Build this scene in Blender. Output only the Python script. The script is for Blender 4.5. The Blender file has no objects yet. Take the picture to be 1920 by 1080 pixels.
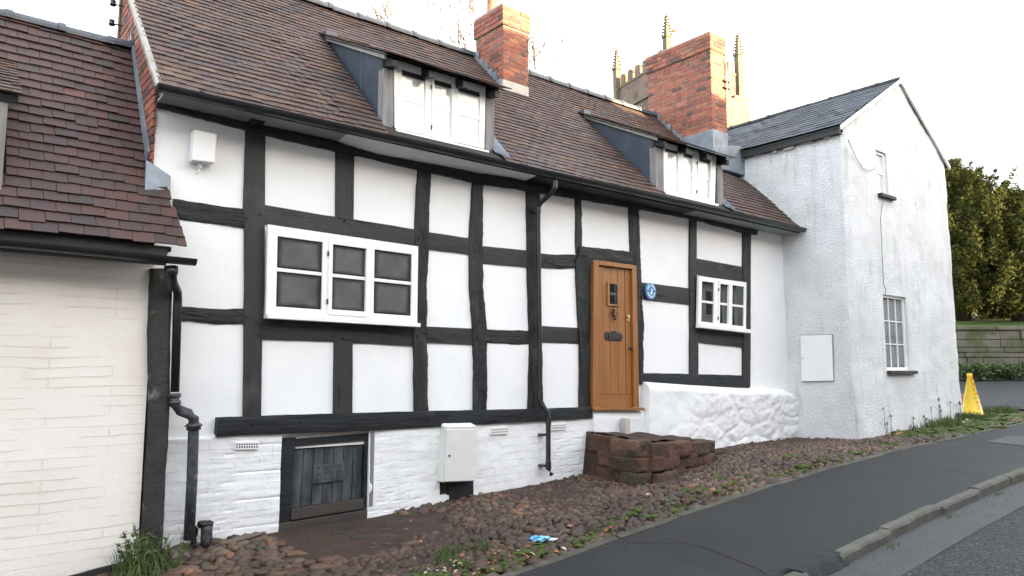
import bpy, math, random
from mathutils import Vector, Matrix, Euler, noise
random.seed(7)
RAD = math.radians
scene = bpy.context.scene
COL = scene.collection

# ------------------------------------------------------------------ camera
CAM = Vector((0, -7.0, 0)); FPX = 1400.0
PITCH = math.atan(160/1400); YAW = RAD(-39.16)
cd = bpy.data.cameras.new("camera"); cam = bpy.data.objects.new("camera", cd); COL.objects.link(cam)
cam.location = CAM; cam.rotation_euler = (math.pi/2+PITCH, 0, YAW)
cd.sensor_width = 36; cd.lens = FPX/1920*36; cd.clip_end = 3000; cd.clip_start = 0.05
scene.camera = cam
ROT = cam.rotation_euler.to_matrix()

# ------------------------------------------------------------------ light
SUN_EL, SUN_AZ = 10.0, 20.0            # azimuth turned from -Y towards +X
w = bpy.data.worlds.new("World"); scene.world = w; w.use_nodes = True
nt = w.node_tree; nt.nodes.clear()
out = nt.nodes.new('ShaderNodeOutputWorld'); add = nt.nodes.new('ShaderNodeAddShader')
b1 = nt.nodes.new('ShaderNodeBackground'); b2 = nt.nodes.new('ShaderNodeBackground')
sky = nt.nodes.new('ShaderNodeTexSky'); sky.sky_type = 'NISHITA'; sky.sun_disc = False
sky.sun_elevation = RAD(SUN_EL); sky.sun_rotation = RAD(180-SUN_AZ)
sky.air_density = 1.0; sky.dust_density = 2.0
nt.links.new(sky.outputs[0], b1.inputs[0]); b1.inputs[1].default_value = 0.068
# thin bright veil of cloud
tc = nt.nodes.new('ShaderNodeTexCoord'); ns = nt.nodes.new('ShaderNodeTexNoise'); ns.inputs['Scale'].default_value = 1.6
ns.inputs['Detail'].default_value = 5
cr = nt.nodes.new('ShaderNodeValToRGB')
cr.color_ramp.elements[0].position = .35; cr.color_ramp.elements[0].color = (.78, .81, .84, 1)
cr.color_ramp.elements[1].position = .62; cr.color_ramp.elements[1].color = (1.0, .96, .90, 1)
nt.links.new(tc.outputs['Generated'], ns.inputs['Vector']); nt.links.new(ns.outputs[0], cr.inputs[0])
nt.links.new(cr.outputs[0], b2.inputs[0]); b2.inputs[1].default_value = 0.36
nt.links.new(b1.outputs[0], add.inputs[0]); nt.links.new(b2.outputs[0], add.inputs[1]); nt.links.new(add.outputs[0], out.inputs[0])
sl = bpy.data.lights.new("sun", 'SUN'); sl.energy = 5.0; sl.angle = RAD(.5); sl.color = (1.0, .73, .42)
so = bpy.data.objects.new("sun", sl); COL.objects.link(so); so.location = (10, -30, 20)
sd = Vector((math.sin(RAD(SUN_AZ))*math.cos(RAD(SUN_EL)), -math.cos(RAD(SUN_AZ))*math.cos(RAD(SUN_EL)), math.sin(RAD(SUN_EL))))
so.rotation_euler = sd.to_track_quat('Z', 'Y').to_euler()
vs = scene.view_settings
vs.view_transform = 'Standard'; vs.look = 'None'; vs.exposure = 2.92; vs.gamma = 1

# ------------------------------------------------------------------ measuring helpers
def ray(u, v): return ROT @ Vector(((u-960)/FPX, -(v-540)/FPX, -1))
def onY(u, v, y=0.0):
    r = ray(u, v); return CAM + r*((y-CAM.y)/r.y)
def onX(u, v, x):
    r = ray(u, v); return CAM + r*((x-CAM.x)/r.x)
def onP(u, v, p0, n):
    r = ray(u, v); n = Vector(n); return CAM + r*((Vector(p0)-CAM).dot(n)/r.dot(n))
def lerp(a, b, t): return a+(b-a)*t
def interp(x, T):
    if x <= T[0][0]: return T[0][1]
    for (a, va), (b, vb) in zip(T, T[1:]):
        if x <= b: return va+(vb-va)*(x-a)/(b-a)
    return T[-1][1]
def nz(x, y, z, s=1.0): return noise.noise(Vector((x*s, y*s, z*s)))

# ------------------------------------------------------------------ materials
def mat(name, col, rough=.8, var=None, vscale=3.0, bump=0, bscale=40, stretch=(1, 1, 1), island=None, metal=0, spec=.5,
        stain=None, sscale=2.0, sthr=(.5, .65), detail=6, extra=None, coat=0):
    m = bpy.data.materials.new(name); m.use_nodes = True
    n = m.node_tree; N = n.nodes; L = n.links; b = N['Principled BSDF']
    b.inputs['Roughness'].default_value = rough; b.inputs['Metallic'].default_value = metal
    b.inputs['Specular IOR Level'].default_value = spec; b.inputs['Coat Weight'].default_value = coat
    t = N.new('ShaderNodeTexCoord'); mp = N.new('ShaderNodeMapping'); mp.inputs['Scale'].default_value = stretch
    L.new(t.outputs['Object'], mp.inputs['Vector'])
    cur = N.new('ShaderNodeRGB'); cur.outputs[0].default_value = (*col, 1); cur = cur.outputs[0]
    def noi(scale, det=detail, src=mp.outputs[0]):
        x = N.new('ShaderNodeTexNoise'); x.inputs['Scale'].default_value = scale; x.inputs['Detail'].default_value = det
        x.inputs['Roughness'].default_value = .6
        L.new(src, x.inputs['Vector']); return x.outputs[0]
    def mix(fac, a, c):
        x = N.new('ShaderNodeMix'); x.data_type = 'RGBA'
        L.new(fac, x.inputs[0]); L.new(a, x.inputs[6])
        if isinstance(c, tuple): x.inputs[7].default_value = (*c, 1)
        else: L.new(c, x.inputs[7])
        return x.outputs[2]
    if island:
        g = N.new('ShaderNodeNewGeometry'); r = N.new('ShaderNodeValToRGB'); r.color_ramp.interpolation = 'LINEAR'
        els = r.color_ramp.elements
        while len(els) < len(island): els.new(.5)
        for i, c in enumerate(island):
            els[i].position = i/(len(island)-1); els[i].color = (*c, 1)
        L.new(g.outputs['Random Per Island'], r.inputs[0]); cur = r.outputs[0]
    if var:
        f = N.new('ShaderNodeMapRange'); f.inputs[1].default_value = .35; f.inputs[2].default_value = .65
        L.new(noi(vscale), f.inputs[0]); cur = mix(f.outputs[0], cur, var) if not island else mix_half(N, L, f.outputs[0], cur, var)
    if stain:
        f = N.new('ShaderNodeMapRange'); f.inputs[1].default_value = sthr[0]; f.inputs[2].default_value = sthr[1]
        L.new(noi(sscale, 8, t.outputs['Object']), f.inputs[0]); cur = mix(f.outputs[0], cur, stain)
    if extra: cur = extra(N, L, t, cur, mix, noi, b)
    L.new(cur, b.inputs['Base Color'])
    if bump:
        bp = N.new('ShaderNodeBump'); bp.inputs['Strength'].default_value = min(1, bump); bp.inputs['Distance'].default_value = .01 if bump <= 1 else .01*bump
        L.new(noi(bscale), bp.inputs['Height']); L.new(bp.outputs[0], b.inputs['Normal'])
    return m
def mix_half(N, L, fac, a, c):
    h = N.new('ShaderNodeMath'); h.operation = 'MULTIPLY'; h.inputs[1].default_value = .45; L.new(fac, h.inputs[0])
    x = N.new('ShaderNodeMix'); x.data_type = 'RGBA'; L.new(h.outputs[0], x.inputs[0]); L.new(a, x.inputs[6]); x.inputs[7].default_value = (*c, 1)
    return x.outputs[2]

def cracks_highlights(N, L, t, cur, mix, noi, b):
    f = N.new('ShaderNodeMapRange'); f.inputs[1].default_value = .60; f.inputs[2].default_value = .66
    L.new(noi(9, 3), f.inputs[0]); cur = mix(f.outputs[0], cur, (.006, .006, .006))
    g = N.new('ShaderNodeMapRange'); g.inputs[1].default_value = .60; g.inputs[2].default_value = .72; g.inputs[4].default_value = .5  # second mask: paler patches painted in as highlights on the wood
    L.new(noi(2.2, 4, t.outputs['Object']), g.inputs[0]); return mix(g.outputs[0], cur, (.075, .074, .070))
def speckle(c1, s1, c2, s2, lo=.56, hi=.66):
    def ex(N, L, t, cur, mix, noi, b):
        f = N.new('ShaderNodeMapRange'); f.inputs[1].default_value = lo; f.inputs[2].default_value = hi
        L.new(noi(s1, 2, t.outputs['Object']), f.inputs[0]); cur = mix(f.outputs[0], cur, c1)
        g = N.new('ShaderNodeMapRange'); g.inputs[1].default_value = lo; g.inputs[2].default_value = hi
        L.new(noi(s2, 2, t.outputs['Object']), g.inputs[0]); return mix(g.outputs[0], cur, c2)
    return ex
def streaky(*a):
    sp = speckle(*a)
    def ex(N, L, t, cur, mix, noi, b):
        cur = sp(N, L, t, cur, mix, noi, b)
        mp = N.new('ShaderNodeMapping'); mp.inputs['Scale'].default_value = (5, 5, .55); L.new(t.outputs['Object'], mp.inputs['Vector'])
        f = N.new('ShaderNodeMapRange'); f.inputs[1].default_value = .56; f.inputs[2].default_value = .80; f.inputs[4].default_value = .75
        L.new(noi(1.6, 6, mp.outputs[0]), f.inputs[0]); return mix(f.outputs[0], cur, (.40, .39, .36))
    return ex
M = {}
M['plaster'] = mat('white_paint_plaster', (0.824, 0.824, 0.824), .85, (0.7828, 0.788, 0.7931), 2.5, .25, 18)
M['painted_brick'] = mat('white_paint_brick', (.79, .79, .79), .75, (.70, .71, .72), 4, .6, 25, stain=(.45, .42, .38), sscale=7, sthr=(.66, .80))
def brick_lines(bw, bh, depth, axis='XZ', mortarcol=None, sm=.15):
    def ex(N, L, t, cur, mix, noi, b):
        sp = N.new('ShaderNodeSeparateXYZ'); cb = N.new('ShaderNodeCombineXYZ'); L.new(t.outputs['Object'], sp.inputs[0])
        # wobble
        wv = N.new('ShaderNodeTexNoise'); wv.inputs['Scale'].default_value = 1.7; L.new(t.outputs['Object'], wv.inputs['Vector'])
        ma = N.new('ShaderNodeMath'); ma.operation = 'MULTIPLY_ADD'; ma.inputs[1].default_value = .06
        L.new(wv.outputs[0], ma.inputs[0]); L.new(sp.outputs['Z'], ma.inputs[2])
        L.new(sp.outputs[axis[0]], cb.inputs[0]); L.new(ma.outputs[0], cb.inputs[1])
        br = N.new('ShaderNodeTexBrick'); br.inputs['Scale'].default_value = 1; br.inputs['Brick Width'].default_value = bw
        br.inputs['Row Height'].default_value = bh; br.inputs['Mortar Size'].default_value = .006; br.inputs['Mortar Smooth'].default_value = sm
        L.new(cb.outputs[0], br.inputs['Vector'])
        n2 = N.new('ShaderNodeTexNoise'); n2.inputs['Scale'].default_value = 3.3; n2.inputs['Detail'].default_value = 3; L.new(t.outputs['Object'], n2.inputs['Vector'])
        mr = N.new('ShaderNodeMapRange'); mr.inputs[1].default_value = .42; mr.inputs[2].default_value = .62; L.new(n2.outputs[0], mr.inputs[0])
        ml = N.new('ShaderNodeMath'); ml.operation = 'MULTIPLY'; L.new(br.outputs['Fac'], ml.inputs[0]); L.new(mr.outputs[0], ml.inputs[1])
        n3 = noi(22)
        s = N.new('ShaderNodeMath'); s.operation = 'MULTIPLY_ADD'; s.inputs[1].default_value = .5; L.new(n3, s.inputs[0])
        inv = N.new('ShaderNodeMath'); inv.operation = 'SUBTRACT'; inv.inputs[0].default_value = 1; L.new(ml.outputs[0], inv.inputs[1]); L.new(inv.outputs[0], s.inputs[2])
        bp = N.new('ShaderNodeBump'); bp.inputs['Strength'].default_value = .9; bp.inputs['Distance'].default_value = depth
        L.new(s.outputs[0], bp.inputs['Height']); L.new(bp.outputs[0], b.inputs['Normal'])
        if mortarcol:
            cur = mix(ml.outputs[0], cur, mortarcol)
        return cur
    return ex
M['cream_brick'] = mat('cream_paint_brick', (.80, .75, .695), .8, (.77, .715, .655), 2, stain=(.68, .60, .53), sscale=.9, sthr=(.55, .8), extra=brick_lines(.9, .08, .008, 'XZ', (.70, .63, .56)))
M['white_brick'] = mat('white_brick_plinth', (.80, .80, .80), .7, (.74, .75, .77), 5, stain=(.52, .50, .47), sscale=6, sthr=(.68, .8), extra=brick_lines(.23, .082, .014, 'XZ'))
M['render'] = mat('rough_white_render', (0.7178, 0.7275, 0.7469), .9, (0.6111, 0.6208, 0.6305), 1.6, 2.6, 34, stain=(0.388, 0.3783, 0.3492), sscale=3.4, sthr=(.60, .84), extra=streaky((0.582, 0.5868, 0.582), 45, (0.7566, 0.7614, 0.7663), 28, .55, .70))  # slight blue of the sky light is mixed into the base colour
M['timber_v'] = mat('black_timber_upright', (0.02478, 0.02642, 0.02753), .55, (0.01101, 0.01156, 0.01211), 4, 2.2, 20, (1.651, 1.651, 0.2753), spec=.3, extra=cracks_highlights)
M['timber_h'] = mat('black_timber_level', (0.02478, 0.02642, 0.02753), .55, (0.01101, 0.01156, 0.01211), 4, 2.2, 20, (0.2753, 1.651, 1.651), spec=.3, extra=cracks_highlights)
M['new_v'] = mat('new_timber_upright', (0.03627, 0.03782, 0.03835), .6, (0.02487, 0.02591, 0.02695), 3, .5, 30, (2.073, 2.073, 0.1813), spec=.3, extra=cracks_highlights)
M['new_h'] = mat('new_timber_level', (0.0342, 0.03575, 0.03679), .6, (0.0228, 0.02384, 0.02487), 3, .5, 30, (0.1813, 2.073, 2.073), spec=.3, extra=cracks_highlights)
M['sill_timber'] = mat('sill_timber', (0.01943, 0.02267, 0.02591), .5, (0.01166, 0.0136, 0.01619), 3, .7, 18, (0.2591, 1.943, 1.943), spec=.3, extra=cracks_highlights)
M['tar'] = mat('tarred_post', (0.016, 0.016, 0.016), .7, (0.028, 0.0264, 0.024), 6, 1.0, 30, stain=(0.16, 0.152, 0.144), sscale=4, sthr=(.62, .70))
M['tile'] = mat('clay_tile', (0.05666, 0.03084, 0.02308), .72, (0.017, 0.01337, 0.012), 5, .6, 60, island=[(0.04533, 0.03084, 0.03001), (0.08779, 0.04113, 0.0277), (0.06799, 0.04524, 0.04386), (0.1076, 0.05141, 0.03047), (0.05949, 0.03495, 0.0277), (0.1218, 0.06941, 0.03924), (0.05552, 0.04113, 0.04386), (0.08499, 0.03907, 0.02863), (0.0425, 0.03599, 0.03601)], stain=(0.0748, 0.0704, 0.0484), sscale=7, sthr=(.62, .74))
M['tile_red'] = mat('red_clay_tile', (0.07622, 0.0444, 0.03404), .62, (0.02134, 0.0148, 0.01498), 3, .6, 60, island=[(0.05945, 0.02516, 0.0211), (0.07622, 0.03108, 0.02315), (0.05031, 0.02442, 0.02383), (0.0686, 0.0296, 0.02315), (0.04268, 0.02442, 0.02519), (0.08994, 0.03404, 0.02315), (0.0564, 0.02516, 0.0211), (0.03659, 0.02516, 0.02315), (0.06707, 0.02812, 0.02247)], stain=(0.03811, 0.03404, 0.02179), sscale=5, sthr=(.60, .76))
M['felt'] = mat('roof_underlay', (.025, .022, .020), .9)
M['ridge'] = mat('blue_ridge_tile', (.075, .090, .120), .5, (.050, .055, .065), 6, .4, 40)
M['brick'] = mat('red_brick', (0.3484, 0.1109, 0.07021), .85, (0.06967, 0.04988, 0.04213), 7, .8, 60, island=[(0.3484, 0.09421, 0.05516), (0.2787, 0.08868, 0.05817), (0.418, 0.1275, 0.06519), (0.2323, 0.07759, 0.05516), (0.3832, 0.1053, 0.06018), (0.1742, 0.07205, 0.06018), (0.4645, 0.1662, 0.09026), (0.3135, 0.09421, 0.06018), (0.05226, 0.04434, 0.04514), (0.36, 0.09973, 0.06018)], stain=(.20, .155, .12), sscale=6, sthr=(.58, .72))
M['mortar'] = mat('lime_mortar', (0.391, 0.3335, 0.276), .95, (0.23, 0.1955, 0.1725), 9, .8, 60)
M['mortar_pale'] = mat('pale_mortar_fillet', (.52, .47, .44), .95, (.42, .38, .36), 6, .6, 40)
M['lead'] = mat('sheet_lead', (0.06647, 0.08602, 0.1173), .42, (0.04692, 0.061, 0.08211), 3, .25, 12, metal=.2)
M['lead_pale'] = mat('weathered_lead', (.26, .29, .33), .5, (.16, .19, .22), 5, .4, 14, metal=.3)
M['grey_wood'] = mat('weathered_grey_oak', (0.243, 0.234, 0.2295), .8, (0.153, 0.1485, 0.144), 5, .6, 30, (3.6, 3.6, 0.45))
M['grey_verge'] = mat('mortar_verge', (.34, .33, .30), .9, (.24, .23, .21), 6, .8, 30)
M['black_plastic'] = mat('black_gutter_plastic', (0.01288, 0.01472, 0.01656), .32, (0.0184, 0.02116, 0.02392), 5, .1, 20)
M['cast_iron'] = mat('worn_cast_iron', (.055, .057, .062), .5, (.022, .022, .024), 14, .8, 50, stain=(.11, .11, .12), sscale=16, sthr=(.56, .66))
M['black_iron'] = mat('black_iron', (.012, .012, .013), .45, None, 3, .5, 60)
M['fascia'] = mat('grey_fascia_paint', (0.289, 0.3145, 0.3145), .6, (0.204, 0.2295, 0.238), 2.5, .3, 20)
M['white_gloss'] = mat('white_gloss_paint', (.82, .82, .81), .35, (.79, .79, .785), 4)
M['white_plastic'] = mat('white_plastic', (.78, .785, .80), .4)
M['cabinet'] = mat('off_white_cabinet', (.66, .66, .63), .5, (.61, .61, .58), 6, stain=(.40, .37, .32), sscale=9, sthr=(.66, .8))
M['oak'] = mat('golden_oak', (0.3128, 0.1264, 0.02792), .42, (0.2346, 0.0843, 0.01728), 5, .35, 40, (3.91, 3.832, 0.2327), coat=.25)
M['oak_h'] = mat('golden_oak_level', (0.3128, 0.1264, 0.02792), .42, (0.2346, 0.0843, 0.01728), 5, .35, 40, (0.2737, 3.832, 3.323), coat=.25)
M['brass'] = mat('brass', (.75, .62, .35), .3, metal=1)
M['hatch_wood'] = mat('worn_black_boards', (.014, .017, .020), .7, (.085, .092, .098), 3.2, 1.2, 30, (3, 3, .8), stain=(.045, .036, .026), sscale=3.5, sthr=(.60, .70))
M['brown_wood'] = mat('wet_brown_wood', (.050, .040, .032), .7, (.028, .024, .022), 6, .8, 30, (.5, 3, 3))
M['terracotta'] = mat('chimney_pot_clay', (.40, .17, .10), .8, (.30, .13, .08), 7, .3, 40)
M['slate'] = mat('blue_slate', (0.062, 0.0682, 0.0806), .75, (0.0372, 0.04216, 0.0496), 4, .3, 40, spec=.2, island=[(0.0527, 0.062, 0.0775), (0.0682, 0.0775, 0.093), (0.0434, 0.05084, 0.062), (0.0806, 0.0899, 0.1023), (0.0589, 0.06696, 0.0806)])
M['black_paint'] = mat('black_board', (.016, .017, .018), .6)
M['asphalt'] = mat('pavement_asphalt', (0.01478, 0.01583, 0.01742), .7, (0.01161, 0.01267, 0.01373), 1.2, .8, 160, spec=.3, stain=(0.019, 0.02006, 0.02111), sscale=.7, sthr=(.5, .62), extra=speckle((0.03105, 0.03243, 0.0345), 70, (0.0069, 0.00759, 0.00828), 95))
M['road'] = mat('road_chippings', (0.03284, 0.03597, 0.03754), .75, (0.01408, 0.01564, 0.0172), 13, 3.2, 36, spec=.3, stain=(0.08602, 0.08993, 0.08993), sscale=24, sthr=(.57, .66), extra=speckle((0.06647, 0.07038, 0.07194), 55, (0.009384, 0.01017, 0.01095), 38, .54, .62))
M['channel'] = mat('road_channel', (0.04692, 0.04848, 0.04848), .75, (0.03284, 0.03363, 0.03363), 4, .9, 90, stain=(0.0391, 0.0391, 0.03519), sscale=4, sthr=(.60, .68), extra=speckle((0.06647, 0.06725, 0.06569), 60, (0.02346, 0.02346, 0.02268), 80))
M['kerb'] = mat('stone_kerb', (0.0968, 0.0924, 0.07744), .85, (0.0528, 0.0528, 0.04224), 5, 1.2, 26, stain=(0.0616, 0.0748, 0.0264), sscale=5, sthr=(.58, .66))
M['edging'] = mat('concrete_edging', (0.08, 0.0704, 0.056), .9, (0.0384, 0.0384, 0.0272), 5, 1.2, 40, stain=(0.04, 0.048, 0.02), sscale=3, sthr=(.52, .62))
M['soil'] = mat('dark_soil', (0.02676, 0.01454, 0.009878), .95, (0.05146, 0.02747, 0.01844), 5, 2, 50, stain=(0.03602, 0.0307, 0.008562), sscale=1.4, sthr=(.62, .72))
M['cobble'] = mat('cobble_stone', (0.1232, 0.097, 0.0774), .6, (0.04189, 0.02328, 0.01471), 6, .6, 40, island=[(0.03696, 0.02716, 0.0209), (0.1047, 0.04365, 0.02477), (0.06776, 0.05238, 0.03715), (0.1417, 0.06984, 0.0356), (0.02957, 0.02716, 0.02167), (0.08131, 0.03298, 0.01935), (0.0924, 0.0679, 0.04489), (0.2156, 0.097, 0.04334), (0.03203, 0.0388, 0.02941), (0.05914, 0.0291, 0.01858), (0.154, 0.1086, 0.07121), (0.04928, 0.03492, 0.02632)], stain=(0.03696, 0.0194, 0.01161), sscale=1.1, sthr=(.45, .60))
M['paver'] = mat('brick_paver', (.1, .1, .1), .7, (.022, .017, .015), 5, .8, 40, island=[(.034, .028, .025), (.044, .031, .025), (.028, .027, .028), (.055, .038, .030), (.026, .023, .021)])
M['sandstone'] = mat('dark_sandstone', (0.1461, 0.1181, 0.1062), .9, (0.03506, 0.0189, 0.0138), 7, 3.0, 26, island=[(0.1022, 0.04486, 0.02974), (0.07011, 0.03778, 0.02337), (0.1388, 0.05666, 0.0361), (0.06135, 0.0425, 0.02337), (0.09344, 0.04014, 0.02761), (0.1753, 0.0944, 0.06584)], stain=(0.0409, 0.03424, 0.01486), sscale=3.0, sthr=(.48, .60))
M['church'] = mat('church_sandstone', (.20, .145, .108), .9, (.125, .088, .075), 1.2, 1, 8, stain=(.085, .062, .054), sscale=1.1, sthr=(.52, .64), extra=brick_lines(.9, .38, .03, 'YZ', (.11, .085, .072)))
M['church_trim'] = mat('church_carved_stone', (0.153, 0.1275, 0.085), .9, (0.1105, 0.08925, 0.06375), 3, .8, 10)
M['wallstone'] = mat('retaining_stone', (.1, .1, .1), .9, (.045, .045, .034), 2.2, 2.0, 9, island=[(.110, .108, .088), (.085, .082, .066), (.130, .122, .100), (.100, .096, .082), (.095, .092, .075), (.105, .080, .064), (.120, .116, .095)], stain=(.045, .058, .020), sscale=1.0, sthr=(.50, .64))
M['moss'] = mat('moss_green', (0.06375, 0.09, 0.01125), .95, (0.0375, 0.05625, 0.009), 30, 1, 80)
M['grass'] = mat('grass_blade', (0.049, 0.091, 0.014), .7, island=[(0.035, 0.07, 0.0105), (0.063, 0.105, 0.021), (0.084, 0.105, 0.028), (0.0315, 0.056, 0.0105)])
M['lawn'] = mat('lawn_green', (0.0525, 0.098, 0.014), .9, (0.035, 0.07, 0.0105), 1.5, 1, 30)
M['leaf_litter'] = mat('fallen_leaf', (.3, .1, .03), .7, island=[(.26, .075, .022), (.16, .045, .025), (.34, .14, .04), (.22, .13, .06), (.45, .40, .30), (.20, .03, .02)])
M['yew'] = mat('yew_foliage', (.035, .05, .012), .9, island=[(.040, .046, .013), (.055, .062, .015), (.032, .040, .011), (.060, .066, .017), (.048, .052, .013)], spec=.1)
M['yew_dark'] = mat('shrub_foliage', (.03, .05, .02), .75, island=[(.030, .050, .014), (.045, .070, .018), (.06, .09, .02)])
M['bark'] = mat('brown_bark', (.075, .052, .038), .9, (.045, .032, .025), 5, 1.5, 18, (2, 2, .6))
M['twig'] = mat('grey_twig', (.085, .075, .068), .9)
M['cone_yellow'] = mat('yellow_plastic', (.72, .50, .02), .4, (.64, .43, .02), 8)
M['red_print'] = mat('red_print', (.55, .10, .02), .5)
M['blue_enamel'] = mat('blue_enamel', (.045, .19, .42), .25)
M['pale_enamel'] = mat('pale_blue_enamel', (.30, .50, .72), .3)
M['white_enamel'] = mat('white_enamel', (.80, .85, .90), .3)
M['litter_blue'] = mat('blue_film', (.05, .32, .62), .25, (.25, .55, .78), 14)
M['litter_clear'] = mat('clear_film', (.60, .66, .72), .25)
M['red_wall'] = mat('red_sandstone_wall', (0.17, 0.085, 0.0575), .9, (0.13, 0.065, 0.045), 1.5, 1, 12, extra=brick_lines(.6, .3, .02, 'XZ', (0.1, 0.06, 0.045)))
M['stoneflag'] = mat('stone_flag', (.13, .10, .085), .85, (.09, .07, .06), 6, 1, 30)
M['galv'] = mat('galvanised_pole', (.45, .43, .41), .4, metal=.7)
M['porcelain'] = mat('dark_insulator', (.018, .018, .022), .3)
M['cable'] = mat('grey_cable', (.16, .16, .15), .7)
M['opp_brick'] = mat('opposite_brick', (.24, .10, .07), .9, (.16, .07, .055), 2, extra=brick_lines(.23, .075, .006, 'XZ', (.30, .26, .22)))
M['opp_white'] = mat('opposite_white', (.72, .70, .66), .9, (.66, .64, .60), 2)

def glassy(name, col, edge, rough, tint_edge=.10, spec=.5):
    """pane with a frosted film: the film stops short of the putty line (UV based)"""
    m = bpy.data.materials.new(name); m.use_nodes = True
    N = m.node_tree.nodes; L = m.node_tree.links; b = N['Principled BSDF']
    uv = N.new('ShaderNodeUVMap'); sp = N.new('ShaderNodeSeparateXYZ'); L.new(uv.outputs[0], sp.inputs[0])
    def tri(o):
        a = N.new('ShaderNodeMath'); a.operation = 'SUBTRACT'; a.inputs[1].default_value = .5; L.new(o, a.inputs[0])
        c = N.new('ShaderNodeMath'); c.operation = 'ABSOLUTE'; L.new(a.outputs[0], c.inputs[0]); return c.outputs[0]
    mx = N.new('ShaderNodeMath'); mx.operation = 'MAXIMUM'; L.new(tri(sp.outputs[0]), mx.inputs[0]); L.new(tri(sp.outputs[1]), mx.inputs[1])
    t = N.new('ShaderNodeTexCoord'); n1 = N.new('ShaderNodeTexNoise'); n1.inputs['Scale'].default_value = 22; n1.inputs['Detail'].default_value = 4
    L.new(t.outputs['Object'], n1.inputs['Vector'])
    ad = N.new('ShaderNodeMath'); ad.operation = 'MULTIPLY_ADD'; ad.inputs[1].default_value = .05; L.new(n1.outputs[0], ad.inputs[0]); L.new(mx.outputs[0], ad.inputs[2])
    mr = N.new('ShaderNodeMapRange'); mr.inputs[1].default_value = .52-tint_edge; mr.inputs[2].default_value = .50; L.new(ad.outputs[0], mr.inputs[0])
    n2 = N.new('ShaderNodeTexNoise'); n2.inputs['Scale'].default_value = 5; n2.inputs['Detail'].default_value = 6; L.new(t.outputs['Object'], n2.inputs['Vector'])
    mi0 = N.new('ShaderNodeMix'); mi0.data_type = 'RGBA'; L.new(n2.outputs[0], mi0.inputs[0])
    mi0.inputs[6].default_value = (*[c*.45 for c in col], 1); mi0.inputs[7].default_value = (*[min(1, c*1.5) for c in col], 1)
    mi = N.new('ShaderNodeMix'); mi.data_type = 'RGBA'; L.new(mr.outputs[0], mi.inputs[0]); L.new(mi0.outputs[2], mi.inputs[6]); mi.inputs[7].default_value = (*edge, 1)
    L.new(mi.outputs[2], b.inputs['Base Color']); b.inputs['Roughness'].default_value = rough; b.inputs['Specular IOR Level'].default_value = spec
    return m
M['pane_dark'] = glassy('dark_film_pane', (.098, .106, .103), (.006, .007, .007), .16, .15, .9)
M['pane_pale'] = glassy('frosted_pale_pane', (.50, .53, .53), (.78, .79, .79), .08, .14, 1.0)  # frosted film, with the bright sky reflection put into its pale colour
M['pane_clear'] = glassy('clear_dark_pane', (.018, .020, .022), (.012, .013, .014), .02, .02, 1.0)
M['pane_sky'] = glassy('painted_sky_pane', (.60, .62, .63), (.70, .71, .72), .05, .05, 1.0)  # pale colour painted in place of reflected sky
M['pane_net'] = glassy('net_curtain_pane', (.17, .19, .20), (.06, .065, .07), .05, .10, .8)

# ------------------------------------------------------------------ mesh helpers
class MB:
    def __init__(s): s.v = []; s.f = []
    def add(s, vs, fs):
        o = len(s.v); s.v += [tuple(p) for p in vs]; s.f += [tuple(i+o for i in f) for f in fs]
    def hexa(s, p):   # p: 4 back (ccw seen from front) + 4 front
        s.add(p, [(0, 3, 2, 1), (4, 5, 6, 7), (0, 1, 5, 4), (1, 2, 6, 5), (2, 3, 7, 6), (3, 0, 4, 7)])
    def box(s, x0, x1, y0, y1, z0, z1):
        s.hexa([(x0, y1, z0), (x1, y1, z0), (x1, y1, z1), (x0, y1, z1), (x0, y0, z0), (x1, y0, z0), (x1, y0, z1), (x0, y0, z1)])
    def tube(s, pts, r, n=10, cap=True):
        pts = [Vector(p) for p in pts]; R = r if isinstance(r, (list, tuple)) else [r]*len(pts)
        rings = []; up = Vector((0, 0, 1))
        for i, p in enumerate(pts):
            a = pts[max(0, i-1)]; b = pts[min(len(pts)-1, i+1)]; t = (b-a).normalized()
            if i == 0 or True:
                ref = Vector((0.13, 1, .07)) if abs(t.z) > .8 else up
                u = t.cross(ref).normalized(); v = u.cross(t).normalized()
            rings.append([p+(u*math.cos(k*2*math.pi/n)+v*math.sin(k*2*math.pi/n))*R[i] for k in range(n)])
        vs = [q for r_ in rings for q in r_]; fs = []
        for i in range(len(pts)-1):
            for k in range(n):
                fs.append((i*n+k, i*n+(k+1) % n, (i+1)*n+(k+1) % n, (i+1)*n+k))
        if cap: fs.append(tuple(range(n-1, -1, -1))); fs.append(tuple((len(pts)-1)*n+k for k in range(n)))
        s.add(vs, fs)
    def poly_extrude(s, pts, d):   # pts planar polygon, d vector
        n = len(pts); P = [Vector(p) for p in pts]; Q = [p+Vector(d) for p in P]
        s.add(P+Q, [tuple(range(n)), tuple(range(2*n-1, n-1, -1))]+[(i, n+i, n+(i+1) % n, (i+1) % n) for i in range(n)])
    def build(s, name, m, parent=None, smooth=False, bevel=0, fix=True):
        me = bpy.data.meshes.new(name); me.from_pydata(s.v, [], s.f); me.update()
        if fix:
            import bmesh
            bm = bmesh.new(); bm.from_mesh(me); bmesh.ops.recalc_face_normals(bm, faces=bm.faces); bm.to_mesh(me); bm.free()
        if isinstance(m, str): m = M[m]
        me.materials.append(m)
        o = bpy.data.objects.new(name, me); COL.objects.link(o)
        if smooth: me.polygons.foreach_set('use_smooth', [True]*len(me.polygons))
        if parent: o.parent = parent; o.matrix_parent_inverse = Matrix.Translation(-world_loc(parent))
        if bevel:
            b = o.modifiers.new('bevel', 'BEVEL'); b.width = bevel; b.segments = 2; b.limit_method = 'ANGLE'
        return o
def build_each(ms, name, m, parent=None, **k): return [x.build(name, m, parent, **k) for x in ms]
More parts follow.
